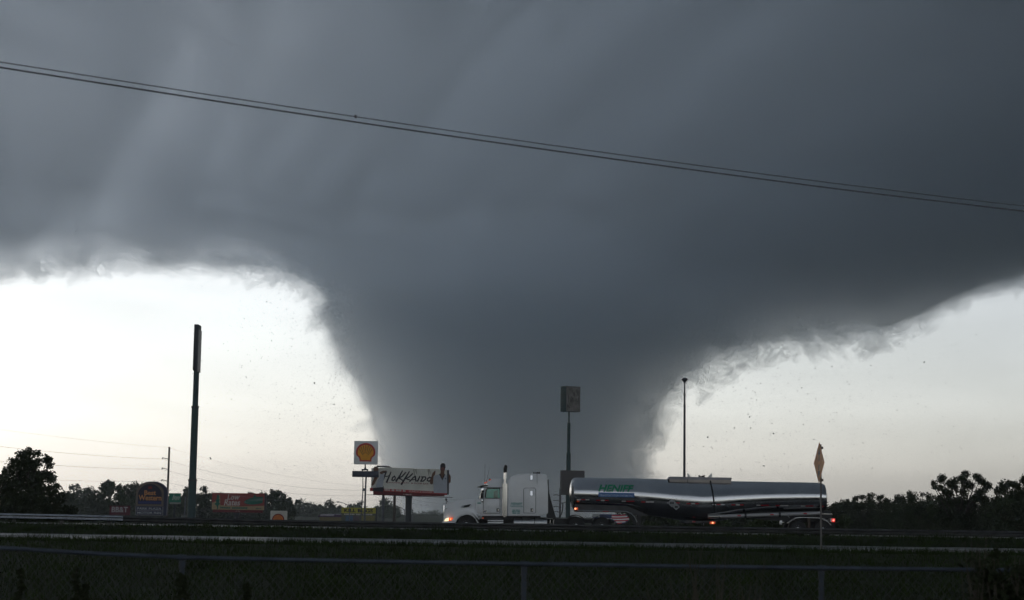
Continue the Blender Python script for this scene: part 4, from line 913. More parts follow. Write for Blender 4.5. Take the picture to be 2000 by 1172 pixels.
# green pole sign with a weathered script face
def pole_sign():
    d = 230; s = d / FPX; b = P(1109, 1010, d); base = b.x
    t = thing('pole_sign', 'green pole sign with a weathered script-lettered cabinet high above the tanker nose', 'sign', (base, d, gz(d)))
    zs = [gz(d) - 0.5] + [P(1109, y, d).z for y in (885, 826, 804)]
    for (za, zb, w) in ((zs[0], zs[1], 4.4), (zs[1], zs[2], 3.1), (zs[2], zs[3] + 0.1, 1.5)):
        MB().tube([(base, d, za), (base, d, zb)], w * s, 16).build('pole_section', green_steel, t, smooth=True)
    ph = math.radians(36); u = Vector((math.cos(ph), math.sin(ph), 0)); n = Vector((math.sin(ph), -math.cos(ph), 0))
    zb, zt = P(1111, 804.5, d).z, P(1111, 755, d).z; h = zt - zb; wd, th = 2.35, 1.25
    c = Vector((base + 0.15, d, zb)); o = c - u * (wd / 2) + n * (th / 2)
    cb = MB().plate(rect(0, wd, 0, h), o, u, Z, th).build('cabinet', green_steel, t, bevel=0.06)
    face = mat('stained_plastic_face', (0.20, 0.19, 0.185), 0.5, var=0.55, scale=1.1)
    MB().plate(rect(0.0, wd, 0.0, h), o + n * 0.02 - u * 0 , u, Z, 0.03).build('face_frame', mat('grey_trim', (0.17, 0.17, 0.18), 0.5), cb)
    fc = MB().plate(rect(0.12, wd - 0.16, 0.12, h - 0.22), o + n * 0.035, u, Z, 0.02).build('sign_face', face, cb)
    ink = mat('faded_dark_script', (0.05, 0.045, 0.05), 0.6)
    def stroke(pts, w):
        mb = MB()
        for (a, b_) in zip(pts[:-1], pts[1:]):
            a, b_ = Vector(a), Vector(b_); dv = (b_ - a).normalized(); nn = Vector((-dv.y, dv.x)) * w
            mb.plate([tuple(a - nn), tuple(b_ - nn), tuple(b_ + nn), tuple(a + nn)], o + n * 0.045, u, Z, 0.008)
        mb.build('script_stroke', ink, fc)
    W_, H_ = wd, h
    for pts, w in (([(.12, .30), (.15, .48), (.16, .66)], .035), ([(.30, .38), (.33, .52), (.36, .60)], .035), ([(.36, .40), (.45, .56), (.45, .40)], .03), ([(.52, .40), (.56, .55)], .03),
                   ([(.50, .62), (.55, .76), (.58, .60)], .03), ([(.62, .40), (.70, .56), (.72, .40)], .03), ([(.78, .38), (.86, .58), (.88, .40)], .035), ([(.08, .16), (.10, .28), (.20, .14), (.28, .18)], .03), ([(.22, .34), (.28, .22)], .025),
                   ([(.70, .84), (.80, .70), (.86, .62)], .03)):
        stroke([(a * W_, b_ * H_) for a, b_ in pts], w)
    zb2, zt2 = P(1118, 967, d).z, P(1118, 919, d).z
    ph = math.radians(18); u2 = Vector((math.cos(ph), math.sin(ph), 0)); n2 = Vector((math.sin(ph), -math.cos(ph), 0))
    MB().plate(rect(0, 3.25, 0, zt2 - zb2), Vector((P(1096, 940, d).x, d - 0.7, zb2)), u2, Z, 0.5).build('lower_cabinet', mat('brown_grey_cabinet', (0.115, 0.11, 0.11), 0.7, var=0.12), t, bevel=0.03)
pole_sign()

# high-mast lamp behind the tanker
def mast():
    d = 180; s = d / FPX; b = P(1336.5, 940, d); t = thing('light_mast', 'tall slim lighting mast with a round lamp head rising behind the tanker walkway', 'lamp', (b.x, d, gz(d)))
    zt = P(1338, 745, d).z; zm1, zm2 = P(1338, 793, d).z, P(1338, 771, d).z
    for za, zb, r1, r2 in ((gz(d) - 0.3, zm1, 3.0, 2.1), (zm1, zm2, 1.9, 1.7), (zm2, zt, 1.5, 1.3)):
        MB().tube([(b.x, d, za), (b.x, d, zb)], [r1 * s, r2 * s], 12).build('mast_section', steel_dark, t, smooth=True)
    for z in (zm1, zm2): MB().tube([(b.x, d, z - 0.12), (b.x, d, z + 0.12)], 2.3 * s, 12).build('joint_collar', steel_dark, t, smooth=True)
    hd = MB().tube([(b.x, d, zt - 0.1), (b.x, d, zt + 0.06), (b.x, d, zt + 0.13), (b.x, d, zt + 0.22), (b.x, d, zt + 0.34), (b.x, d, zt + 0.37)], [2.2 * s, 3.6 * s, 6 * s, 6.1 * s, 4.6 * s, 2 * s], 18).build('lamp_head', steel_dark, t, smooth=True)
    MB().tube([(b.x, d, zt + 0.33), (b.x, d, zt + 0.40)], [4.8 * s, 4.2 * s], 18).build('reflector_cap', dull_metal, hd, smooth=True)
mast()

# tall filling-station sign
def station_sign():
    d = 200; s = d / FPX; o, w, h = plane_at(691.5, 737.5, 907, 861.5, d); cx = o.x + w / 2
    t = thing('station_sign', 'square white filling-station sign with a yellow scallop emblem on a two-legged post', 'sign', (cx, d, gz(d)))
    white = mat('white_sign_plastic', (0.80, 0.81, 0.82), 0.4, var=0.06)
    cb = MB().plate(rect(0, w, 0, h), o, X, Z, 0.5).build('sign_box', white, t, bevel=0.03)
    shell_logo(cb, o, w * 0.5 - 0.02, h * 0.125, w * 0.82, mat('yellow_emblem', (0.85, 0.37, 0.02), 0.4, var=0.08), mat('red_emblem', (0.55, 0.03, 0.03), 0.4, var=0.08), mat('dark_red_rib', (0.20, 0.06, 0.02), 0.5))
    pz = lambda py: P(712, py, d).z
    px = lambda p: P(p, 960, d).x
    MB().tube([(px(711.8), d + 0.25, pz(917)), (px(711.8), d + 0.25, pz(911)), (px(711.8), d + 0.25, pz(906))], [2.6 * s, 1.3 * s, 1.2 * s], 10).build('neck', steel_dark, t)
    MB().box(px(705), px(717.6), d + 0.1, d + 0.4, pz(919), pz(916)).build('yoke', steel_dark, t)
    for p in (706, 716.2): MB().box(px(p) - 0.05, px(p) + 0.06, d + 0.1, d + 0.4, pz(921), pz(918)).build('yoke_leg', steel_dark, t)
    MB().box(px(687), px(738.5), d - 0.05, d + 0.4, pz(932), pz(920)).build('price_panel', mat('blue_grey_panel', (0.06, 0.07, 0.10), 0.5, var=0.1), t, bevel=0.03)
    for pts, r in (([(707.8, 931), (708.6, 957), (702, 1035)], (0.9, 1.0, 0.9)), ([(714.2, 931), (713.4, 957), (713.4, 1035)], (1.6, 1.7, 2.2))):
        MB().tube([(px(a), d + 0.15, pz(b) if b < 1030 else gz(d) - 0.3) for a, b in pts], [k * s for k in r], 10).build('leg', steel_grey, t, smooth=True)
    MB().box(px(707.4), px(714.8), d, d + 0.35, pz(959), pz(954)).build('leg_coupling', steel_grey, t)
station_sign()

def low_station_sign():
    d = 240; o, w, h = plane_at(528, 560, 1030, 998, d)
    t = thing('low_station_sign', 'low white board with an orange scallop emblem half hidden behind the guardrail', 'sign', (o.x + w / 2, d, gz(d)))
    cb = MB().plate(rect(0, w, 0, h), o, X, Z, 0.4).build('sign_box', mat('cream_sign_plastic', (0.60, 0.58, 0.52), 0.5, var=0.06), t)
    shell_logo(cb, o, w * 0.48, h * 0.12, w * 0.74, mat('orange_emblem', (0.75, 0.20, 0.02), 0.4), mat('dark_red_emblem', (0.22, 0.02, 0.02), 0.4), mat('dark_red_rib', (0.2, 0.06, 0.02), 0.5))
    for k in (0.2, 0.8): MB().box(o.x + w * k - 0.08, o.x + w * k + 0.08, d + 0.1, d + 0.26, gz(d) - 0.2, o.z + 0.05).build('leg', steel_grey, t)
low_station_sign()

# torn restaurant billboard on a single column
def billboard():
    d = 260; s = d / FPX
    t = thing('restaurant_billboard', 'cream billboard with black brush lettering and two painted figure cut-outs on one thick column', 'billboard', (P(798, 970, d).x, d, gz(d)))
    c = lambda a, b: (P(a, b, d).x, P(a, b, d).z)
    cream = mat('cream_vinyl', (0.70, 0.69, 0.63), 0.6, var=0.12, scale=0.5, bump=0.3)
    red = mat('red_vinyl', (0.48, 0.04, 0.045), 0.6, var=0.15)
    dred = mat('dark_red_apron', (0.16, 0.025, 0.03), 0.7, var=0.2)
    grey = mat('grey_shirt_print', (0.46, 0.49, 0.55), 0.6, var=0.08)
    skin = mat('brown_skin_print', (0.16, 0.075, 0.045), 0.6, var=0.2)
    dark = mat('dark_print', (0.03, 0.025, 0.035), 0.6, var=0.2)
    pn = MB().prism([c(*p) for p in ((724.5, 955), (725.5, 914.5), (760, 913), (790, 914), (822, 915.8), (850, 916.2), (873, 918.2), (873.5, 963), (800, 959))], d, d + 0.35).build('panel', cream, t)
    MB().prism([c(*p) for p in ((873, 966), (873, 918), (877, 918.4), (876.4, 966))], d + 0.01, d + 0.5).build('panel_end', steel_dark, t)
    MB().prism([c(*p) for p in ((722, 959), (722.5, 953), (873, 961), (873, 967))], d - 0.03, d + 0.3).build('red_band', red, t)
    MB().prism([c(*p) for p in ((729, 967), (729, 958.6), (868, 965.5), (868, 969.5))], d - 0.05, d + 0.28).build('apron', dred, t)
    MB().prism([c(*p) for p in ((718, 966.6), (718, 965.8), (800, 968), (884, 971.2), (884, 972.2), (800, 969.6))], d - 0.9, d + 0.5).build('catwalk', steel_dark, t)
    co = MB().tube([(c(798, 975)[0], d + 0.45, gz(d) - 0.5), (c(798, 975)[0], d + 0.45, c(798, 968)[1])], 6.2 * s, 20).build('column', steel_dark, t, smooth=True)
    MB().tube([(c(798, 975)[0], d + 0.45, c(798, 973)[1]), (c(798, 975)[0], d + 0.45, c(798, 968)[1])], 7.0 * s, 20).build('column_head', steel_dark, co, smooth=True)
    # vinyl buckled into folds along the top edge
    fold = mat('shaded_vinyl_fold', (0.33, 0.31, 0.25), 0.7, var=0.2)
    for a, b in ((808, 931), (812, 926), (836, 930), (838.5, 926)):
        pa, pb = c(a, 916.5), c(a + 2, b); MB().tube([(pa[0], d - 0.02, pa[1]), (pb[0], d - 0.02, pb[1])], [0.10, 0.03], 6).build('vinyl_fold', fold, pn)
    # brush lettering
    def stroke(pts, w0, w1=None):
        mb = MB(); w1 = w0 if w1 is None else w1; k = len(pts) - 1
        for i in range(k):
            (ax, az), (bx, bz) = c(*pts[i]), c(*pts[i + 1]); a, b = Vector((ax, az)), Vector((bx, bz)); dv = (b - a).normalized(); n = Vector((-dv.y, dv.x))
            wa, wb = w0 + (w1 - w0) * i / k, w0 + (w1 - w0) * (i + 1) / k; a = a - dv * wa * 0.5; b = b + dv * wb * 0.5
            mb.prism([tuple(a - n * wa), tuple(b - n * wb), tuple(b + n * wb), tuple(a + n * wa)], d - 0.035 - 0.002 * i, d - 0.01)
        mb.build('brush_stroke', dark, pn)
    for pts, w0, w1 in (([(749, 923.5), (754.5, 921.5), (752, 928), (748, 938)], .08, .12), ([(750.5, 930.5), (756, 930.4), (761, 928.8)], .07, .06), ([(763.5, 922), (760, 931), (755, 942)], .08, .13),
                        ([(771, 930), (766.5, 933), (765.5, 937.5), (768, 939), (772, 935.5), (771.5, 931)], .10, .08),
                        ([(786, 919.6), (781, 929), (773.5, 940)], .07, .14), ([(792.5, 922.5), (786, 930), (779, 934), (784, 936.5), (788, 940)], .10, .08),
                        ([(799.5, 921), (794, 930), (784, 946)], .07, .15), ([(806, 925), (800, 931), (793, 935), (803, 938.5)], .10, .08),
                        ([(800, 941), (806, 934), (811, 930), (812.5, 940)], .08, .11), ([(804, 937.5), (812, 936.5)], .06, .06),
                        ([(820, 930.5), (815.5, 940)], .09, .12), ([(826, 932), (822, 940)], .09, .10), ([(823, 931.5), (831, 931.5), (832, 935), (827, 939.6), (821.5, 940)], .08, .09),
                        ([(840, 932), (835.5, 934.5), (834.5, 938.5), (838, 940.2), (842, 936.5), (841, 932.6), (838, 932)], .09, .08)):
        stroke(pts, w0, w1)
    rt = mat('red_print', (0.30, 0.06, 0.05), 0.6); wt = mat('pale_print', (0.62, 0.56, 0.53), 0.6)
    def put(txt, a0, b0, a1, b1, hpx, m, bold=0.012):
        p0, p1 = Vector((c(a0, b0)[0], d, c(a0, b0)[1])), Vector((c(a1, b1)[0], d, c(a1, b1)[1])); u = (p1 - p0); L = u.length; u.normalize()
        mb = MB(); lettering(mb, txt, p0, u, Z, 0, L, 0, hpx * s, lift=0.06, bold=bold); mb.build('lettering', m, pn, fix=False)
    put('JAPANESE STEAK', 756.5, 944.2, 800, 944.8, 2.6, rt); put('& SUSHI BAR', 803, 945, 837, 946.4, 2.6, rt)
    put('---- -- ---- --', 751, 958.4, 792, 960.4, 3.4, wt); put('LUNCH & DINNER', 799, 961, 845, 963.4, 3.4, wt)
    put('LAMAR', 788, 966.4, 804, 967.2, 2.2, wt)
    # right-hand figure
    def flat(name, pts, m, parent, y, th=0.06): return MB().prism([c(*p) for p in pts], d - y, d - y + th).build(name, m, parent)
    f = flat('figure_cutout', [(847, 963), (846.5, 931), (849, 928.6), (856, 927), (861, 925.5), (867, 925.5), (872, 928), (873.2, 932), (873, 963.6)], grey, t, 0.12)
    el = lambda cx, cy, rx, ry: [(cx + rx * math.cos(a), cy + ry * math.sin(a)) for a in np.linspace(0, 6.28, 20)[:-1]]
    flat('painted_head', el(864.5, 915.5, 4.6, 8.2), mat('reddish_face_print', (0.17, 0.055, 0.05), 0.6, var=0.3, scale=4), f, 0.13)
    flat('painted_cap', [(860.3, 914), (860, 909), (862, 905.2), (866, 904.4), (869.4, 906.5), (870.2, 912), (869.5, 915), (866, 912)], dark, f, 0.15)
    flat('painted_neck', [(859.5, 929), (861, 919), (868, 919), (867.5, 929), (863.5, 934)], skin, f, 0.14)
    flat('painted_collar', [(857.6, 926), (859.6, 925), (863.8, 934.6), (868.2, 925.4), (869.6, 926.6), (864, 938.6)], dark, f, 0.16)
    flat('painted_badge', el(870.5, 934.6, 1.6, 0.9), navy_ink, f, 0.14)
    flat('painted_arm', [(849.5, 919), (850.8, 920.5), (849.6, 927), (846.6, 931), (845.8, 944), (843.5, 946.4), (840.2, 945), (839.8, 941), (842.6, 931), (844.4, 925)], skin, f, 0.15)
    flat('painted_arm', [(876.6, 926), (879, 927.4), (880.4, 931), (880.2, 940), (878.4, 944), (876.4, 944)], skin, f, 0.10, 0.1)
    # left-hand figure, bending with outstretched arms
    f2 = flat('figure_cutout', [(733.5, 952), (737, 940), (741, 932), (743, 926), (748, 924), (750.5, 928), (749.5, 938), (747, 952.6)], grey, t, 0.12)
    flat('painted_trousers', [(727.6, 959), (729, 953), (748, 951.4), (749, 948.5), (750, 955), (748.4, 960.6)], dark, f2, 0.14)
    flat('painted_cap', [(735, 912.4), (736.6, 909.4), (748, 909.6), (759.6, 910.4), (765, 913.2), (750, 912.6)], dark, f2, 0.13)
    flat('painted_head', [(729, 916), (731.5, 911), (738, 911.5), (739.5, 918), (736, 924), (731.5, 925)], skin, f2, 0.12)
    flat('painted_arm', [(743, 926), (741.5, 922.4), (748, 919.4), (754.5, 919), (756, 921), (750, 922.4), (747, 926)], skin, f2, 0.13)
    flat('painted_arm', [(737, 925), (739, 931), (735, 938), (731, 946), (728, 949), (725.5, 947), (729, 938), (732, 930)], skin, f2, 0.13)
billboard()

# red motel billboard
def motel_billboard():
    d = 300; s = d / FPX; o, w, h = plane_at(414.5, 516, 995.5, 963.5, d); e = lambda a, b: (a * w, b * h)
    t = thing('motel_billboard', 'red and tan billboard reading low rates beside the tall edge-on pylon', 'billboard', (o.x + w / 2, d, gz(d)))
    redb = mat('brick_red_print', (0.32, 0.07, 0.065), 0.6, var=0.12); tan = mat('tan_print', (0.42, 0.31, 0.19), 0.6, var=0.12)
    pale = mat('pale_print', (0.62, 0.56, 0.53), 0.6); grn = mat('dark_green_print', (0.03, 0.16, 0.12), 0.6, var=0.15); lg = mat('light_teal_print', (0.14, 0.24, 0.22), 0.6, var=0.1)
    p = MB().plate(rect(0, w, 0, h), o, X, Z, 0.4).build('panel', redb, t)
    def flat(name, pts, m, k, par=p): return MB().plate([e(a, b) for a, b in pts], o + Vector((0, -0.012 * k, 0)), X, Z, 0.011).build(name, m, par)
    flat('tan_band', [(0, 0), (1, 0), (1, 0.26), (0.55, 0.20), (0.16, 0.26), (0.15, 0.86), (0.13, 0.86), (0.12, 0.55), (0, 0.4)], tan, 1)
    flat('painted_tree', [(0.105, 0.02), (0.12, 0.02), (0.12, 0.22), (0.16, 0.36), (0.13, 0.42), (0.15, 0.6), (0.125, 0.64), (0.14, 0.8), (0.11, 0.92), (0.085, 0.8), (0.095, 0.64), (0.065, 0.58), (0.085, 0.42), (0.045, 0.34), (0.09, 0.22)], grn, 2)
    el = [(0.81 + 0.20 * math.cos(a), 0.52 + 0.19 * math.sin(a)) for a in np.linspace(0, 6.28, 26)[:-1]]
    flat('painted_oval', [(min(a, 0.97), b + (a - 0.8) * 0.25) for a, b in el], grn, 2)
    flat('painted_roof', [(0.66, 0.62), (0.78, 0.76), (0.81, 0.94), (0.84, 0.8), (0.97, 0.80), (0.97, 0.70), (0.8, 0.66)], grn, 3)
    flat('painted_strip', [(0.62, 0.42), (0.97, 0.56), (0.97, 0.70), (0.70, 0.60), (0.63, 0.54)], lg, 4)
    for txt, a0, a1, b0, b1, m, sh, bo in (('Low', 0.29, 0.53, 0.60, 0.93, pale, 0.2, 0.02), ('Rates', 0.23, 0.54, 0.25, 0.62, pale, 0.2, 0.02), ('------- ---', 0.645, 0.955, 0.46, 0.57, grn, 0.15, 0.01), ('------ ---------', 0.16, 0.68, 0.06, 0.16, grn, 0.0, 0.01), ('---- --', 0.84, 0.94, 0.06, 0.13, grn, 0, 0.01)):
        mb = MB(); lettering(mb, txt, o, X, Z, a0 * w, a1 * w, b0 * h, b1 * h, 0.06, shear=sh, bold=bo); mb.build('lettering', m, p, fix=False)
    MB().plate(rect(0.02 * w, 0.975 * w, -0.16 * h, -0.005 * h), o + Vector((0, 0.02, 0)), X, Z, 0.3).build('apron', mat('dark_red_apron', (0.16, 0.025, 0.03), 0.7), t)
    mb = MB(); lettering(mb, 'LAMAR', o, X, Z, 0.46 * w, 0.54 * w, -0.10 * h, -0.05 * h, 0.02); mb.build('lettering', pale, t, fix=False)
    MB().plate(rect(w, w + 0.3, -0.05 * h, h * 1.0), o + Vector((0, 0.05, 0)), X, Z, 0.4).build('panel_end', steel_dark, t)
    MB().tube([(o.x + w * 0.47, d + 0.6, gz(d) - 0.4), (o.x + w * 0.47, d + 0.6, o.z + h * 0.3)], 0.34, 14).build('column', steel_dark, t, smooth=True)
    MB().box(o.x + w * 0.42, o.x + w * 0.52, d + 0.3, d + 0.9, o.z - 0.16 * h - 0.6, o.z).build('column_head', steel_dark, t)
motel_billboard()

# arched motel sign
def motel_sign():
    d = 230; s = d / FPX; o, w, h = plane_at(265.5, 319.5, 1006, 941, d)
    t = thing('motel_sign', 'dark blue arch-topped motel sign with orange lettering above a white-lettered panel', 'sign', (o.x + w / 2, d, gz(d)))
    navy = mat('navy_sign_plastic', (0.028, 0.032, 0.075), 0.5, var=0.15); tan = mat('tan_frame_print', (0.15, 0.12, 0.10), 0.6, var=0.1); org = mat('orange_letters', (0.62, 0.27, 0.09), 0.5, var=0.1)
    def arch(k, y0, y1):
        side = [(w * k, y0), (w * (1 - k), y0)]; top = [(w / 2 + (w * (0.5 - k)) * math.cos(a), y1 - h * 0.30 + h * 0.30 * math.sin(a) ** 1.2) for a in np.linspace(0.02, math.pi - 0.02, 16)]
        return side + top
    cb = MB().plate([(a + (w * 0.12 if a > w * 0.5 else 0) * 1.0, b) for a, b in arch(0, 0, h)], o, X, Z, 0.8).build('sign_cabinet', navy, t)
    fr = MB().plate(arch(0.0, h * 0.27, h * 0.985), o + Vector((0, -0.015, 0)), X, Z, 0.014).build('frame', tan, t)
    pn = MB().plate(arch(0.075, h * 0.325, h * 0.93), o + Vector((0, -0.03, 0)), X, Z, 0.014).build('name_panel', mat('dark_navy_print', (0.02, 0.018, 0.045), 0.5), t)
    for txt, a0, a1, b0, b1 in (('Best', 0.30, 0.72, 0.60, 0.74), ('Western', 0.10, 0.92, 0.44, 0.60)):
        mb = MB(); lettering(mb, txt, o, X, Z, a0 * w, a1 * w, b0 * h, b1 * h, 0.05, bold=0.02); mb.build('lettering', org, pn, fix=False)
    cr = MB().plate([(w * 0.44, h * 0.78), (w * 0.42, h * 0.87), (w * 0.47, h * 0.83), (w * 0.5, h * 0.89), (w * 0.53, h * 0.83), (w * 0.58, h * 0.87), (w * 0.56, h * 0.78)], o + Vector((0, -0.045, 0)), X, Z, 0.014).build('crown_emblem', mat('dark_red_emblem', (0.22, 0.02, 0.02), 0.4), pn)
    MB().plate(rect(w * 0.1, w * 0.92, h * 0.345, h * 0.41), o + Vector((0, -0.045, 0)), X, Z, 0.014).build('blue_strip', mat('blue_print', (0.03, 0.04, 0.16), 0.5), pn)
    lp = MB().plate(rect(0, w, 0, h * 0.255), o + Vector((0, -0.012, 0)), X, Z, 0.011).build('lower_panel', mat('pale_frame_print', (0.20, 0.20, 0.22), 0.5), t)
    for k, txt in enumerate(('MOTOR INN', 'PARK PLAZA')):
        b0 = h * (0.02 + 0.125 * k)
        q = MB().plate(rect(w * 0.03, w * 0.97, b0, b0 + h * 0.105), o + Vector((0, -0.026, 0)), X, Z, 0.012).build('name_strip', navy, lp)
        mb = MB(); lettering(mb, txt, o, X, Z, w * 0.07, w * 0.93, b0 + h * 0.02, b0 + h * 0.085, 0.045, bold=0.02); mb.build('lettering', mat('grey_white_letters', (0.42, 0.44, 0.46), 0.5), q, fix=False)
    for k in (0.15, 0.95): MB().box(o.x + w * k - 0.15, o.x + w * k + 0.15, d + 0.2, d + 0.5, gz(d) - 0.3, o.z + 0.1).build('leg', steel_dark, t)
motel_sign()

def small_sign(name, label, d, l, r, b, tt, col, parts, legs=(0.5,)):
    o, w, h = plane_at(l, r, b, tt, d); t = thing(name, label, 'sign', (o.x + w / 2, d, gz(d)))
    p = MB().plate(rect(0, w, 0, h), o, X, Z, 0.25).build('sign_panel', mat(name + '_panel', col, 0.5, var=0.12), t)
    for txt, a0, a1, b0, b1, c, sh in parts:
        if txt is None: MB().plate(rect(a0 * w, a1 * w, b0 * h, b1 * h), o + Vector((0, -0.02, 0)), X, Z, 0.015).build('strip', mat(name + '_strip%d' % int(b0 * 100), c, 0.5), p)
        else:
            mb = MB(); lettering(mb, txt, o, X, Z, a0 * w, a1 * w, b0 * h, b1 * h, 0.035, shear=sh, bold=0.012); mb.build('lettering', mat(name + '_ink', c, 0.5), p, fix=False)
    for k in legs: MB().box(o.x + w * k - 0.12, o.x + w * k + 0.12, d + 0.05, d + 0.22, gz(d) - 0.3, o.z + 0.1).build('leg', steel_dark, t)
small_sign('bank_sign', 'low maroon bank sign with pale serif capitals beside the arched motel sign', 240, 214, 253.5, 1006, 988, (0.14, 0.035, 0.05),
           [('BB&T', 0.11, 0.90, 0.30, 0.88, (0.46, 0.45, 0.46), 0), (None, 0.2, 0.72, 0.06, 0.12, (0.14, 0.07, 0.08), 0)], (0.2, 0.8))
small_sign('inn_sign', 'small green inn sign with pale script and a white strip beneath', 255, 330, 352.5, 984.5, 963.5, (0.02, 0.19, 0.13),
           [('Inn', 0.28, 0.92, 0.38, 0.86, (0.55, 0.6, 0.55), 0.35), (None, 0.08, 1.0, 0.0, 0.17, (0.28, 0.28, 0.27), 0)], (0.5,))

# pest-control billboard and the yellow building beside it
def pest_billboard():
    d = 360; o, w, h = plane_at(667, 733.5, 1020, 992, d)
    t = thing('pest_control_billboard', 'yellow billboard with black capitals behind the two-legged filling-station sign', 'billboard', (o.x + w / 2, d, gz(d)))
    yel = mat('yellow_print', (0.52, 0.47, 0.07), 0.6, var=0.15); blk = mat('dark_print', (0.03, 0.025, 0.035), 0.6)
    p = MB().plate(rect(0, w, h * 0.62, h), o, X, Z, 0.4).build('panel', yel, t)
    mb = MB(); lettering(mb, 'KILL BUGS', o, X, Z, 0.08 * w, 0.92 * w, 0.68 * h, 0.93 * h, 0.03, bold=0.04); mb.build('lettering', blk, p, fix=False)
    p2 = MB().plate(rect(0, w, 0.0, h * 0.62), o + Vector((0, 0.02, 0)), X, Z, 0.38).build('lower_panel', mat('grey_green_print', (0.12, 0.13, 0.10), 0.6, var=0.2), t)
    MB().plate(rect(w * 0.12, w * 0.34, h * 0.08, h * 0.46), o + Vector((0, 0.0, 0)), X, Z, 0.015).build('blue_picture', mat('blue_picture_print', (0.08, 0.15, 0.24), 0.5, var=0.3, scale=0.8), p2)
    MB().plate(rect(w * 0.34, w * 0.52, h * 0.08, h * 0.46), o + Vector((0, 0.0, 0)), X, Z, 0.015).build('pink_picture', mat('pink_picture_print', (0.13, 0.10, 0.12), 0.5, var=0.3, scale=0.8), p2)
    MB().plate(rect(w * 0.57, w * 0.97, h * 0.12, h * 0.46), o + Vector((0, 0.0, 0)), X, Z, 0.015).build('yellow_patch', mat('dull_yellow_print', (0.24, 0.21, 0.08), 0.6, var=0.15), p2)
    mb = MB(); lettering(mb, '------- ---- ------', o, X, Z, 0.08 * w, 0.9 * w, 0.50 * h, 0.58 * h, 0.02); mb.build('lettering', mat('pale_print', (0.62, 0.56, 0.53), 0.6), p2, fix=False)
    MB().plate(rect(w, w + 0.25, 0, h), o + Vector((0, 0.05, 0)), X, Z, 0.4).build('panel_end', steel_dark, t)
    for k in (0.2, 0.8): MB().box(o.x + w * k - 0.15, o.x + w * k + 0.15, d + 0.42, d + 0.72, gz(d) - 0.3, o.z + h * 0.8).build('leg', steel_dark, t)
pest_billboard()

def shop():
    d = 400; o, w, h = plane_at(624, 680, 1060, 1010.5, d); xa, xb = o.x, o.x + w
    t = thing('roadside_shop', 'low tan shop with a purple roof left of the yellow billboard', 'building', ((xa + xb) / 2, d, gz(d)))
    z1 = o.z + h; wall = mat('tan_stucco', (0.26, 0.22, 0.12), 0.8, var=0.15)
    MB().box(xa, xb, d, d + 9, gz(d) - 0.5, z1).build('wall', wall, t)
    pur = mat('purple_metal_roof', (0.10, 0.06, 0.12), 0.5, var=0.15)
    r = MB().prism([(xa - 0.3, z1), (xb + 0.3, z1), (xb + 0.3, z1 + 0.28), (xb - 0.3, z1 + 0.6), (xa + 0.3, z1 + 0.6), (xa - 0.3, z1 + 0.28)], d - 0.5, d + 9.4).build('roof', pur, t)
    MB().prism([(xa + 0.2, z1 + 0.25), (xa + w * 0.5, z1 + 0.25), (xa + w * 0.5, z1 + 0.62), (xa + 0.2, z1 + 0.66)], d - 0.62, d - 0.5).build('roof_sign', mat('pale_lilac_print', (0.36, 0.33, 0.38), 0.5, var=0.2), r)
    gl = mat('dark_shop_glass', (0.03, 0.035, 0.04), 0.1)
    for k in range(5):
        x = xa + w * (0.06 + 0.19 * k); wd = MB().box(x, x + w * 0.12, d - 0.04, d, z1 - 3.2, z1 - 1.2).build('window', gl, t)
        MB().box(x - 0.1, x + w * 0.12 + 0.1, d - 0.07, d, z1 - 1.2, z1 - 1.05).build('lintel', wall, wd)
shop()

# wooden utility poles and their wires
def utility_pole(px, top, d, label, arms, base_r=2.3):
    s = d / FPX; x = P(px, 960, d).x; t = thing('utility_pole', label, 'pole', (x, d, gz(d)), 'wooden utility poles')
    zt = P(px, top, d).z
    MB().tube([(x, d, gz(d) - 0.5), (x, d, zt)], [base_r * s, base_r * s * 0.8], 10).build('pole_shaft', wood, t, smooth=True)
    out = []
    for py in arms:
        z = P(px, py, d).z; a = MB().tube([(x, d - 0.1, z), (x - 12.5 * s, d - 0.1, z + 3 * s)], 0.055, 6).build('arm', wood, t)
        MB().tube([(x - 12 * s, d - 0.1, z + 3 * s), (x - 12 * s, d - 0.1, z + 0.2 * s)], [0.07, 0.10], 8).build('insulator', steel_grey, a)
        MB().tube([(x + 0.02, d - 0.28, z - 0.1), (x + 0.02, d - 0.28, z + 0.25)], 0.09, 8).build('bracket', steel_dark, a)
        out.append(Vector((x - 12 * s, d - 0.1, z + 0.2 * s)))
    return out
A = utility_pole(327.5, 873, 260, 'weathered wooden utility pole with three short side arms, behind the arched motel sign', (897, 917, 940))
B = utility_pole(771, 952, 300, 'dark wooden utility pole standing in front of the restaurant billboard column', (981,), 3.2)
wm = mat('grey_wire', (0.30, 0.30, 0.31), 0.6)
def wire(pts_px, r, label):
    """pts: (px, py, distance)"""
    V = [P(*p) for p in pts_px]; path = []
    for a, b, sag in zip(V[:-1], V[1:], [q[3] if len(q) > 3 else 0 for q in [(0,) * 3] * len(V)]):
        for u in np.linspace(0, 1, 14):
            p = a.lerp(b, float(u)); path.append(p)
    return path
def span(a, b, sag, r, label, group='power wires'):
    pts = []
    for u in np.linspace(0, 1, 26):
        p = a.lerp(b, float(u)); p.z -= sag * 4 * float(u) * (1 - float(u)); pts.append(p)
    tag(MB().tube(pts, r, 5).build('power_wire', wm), label, 'wire', group)
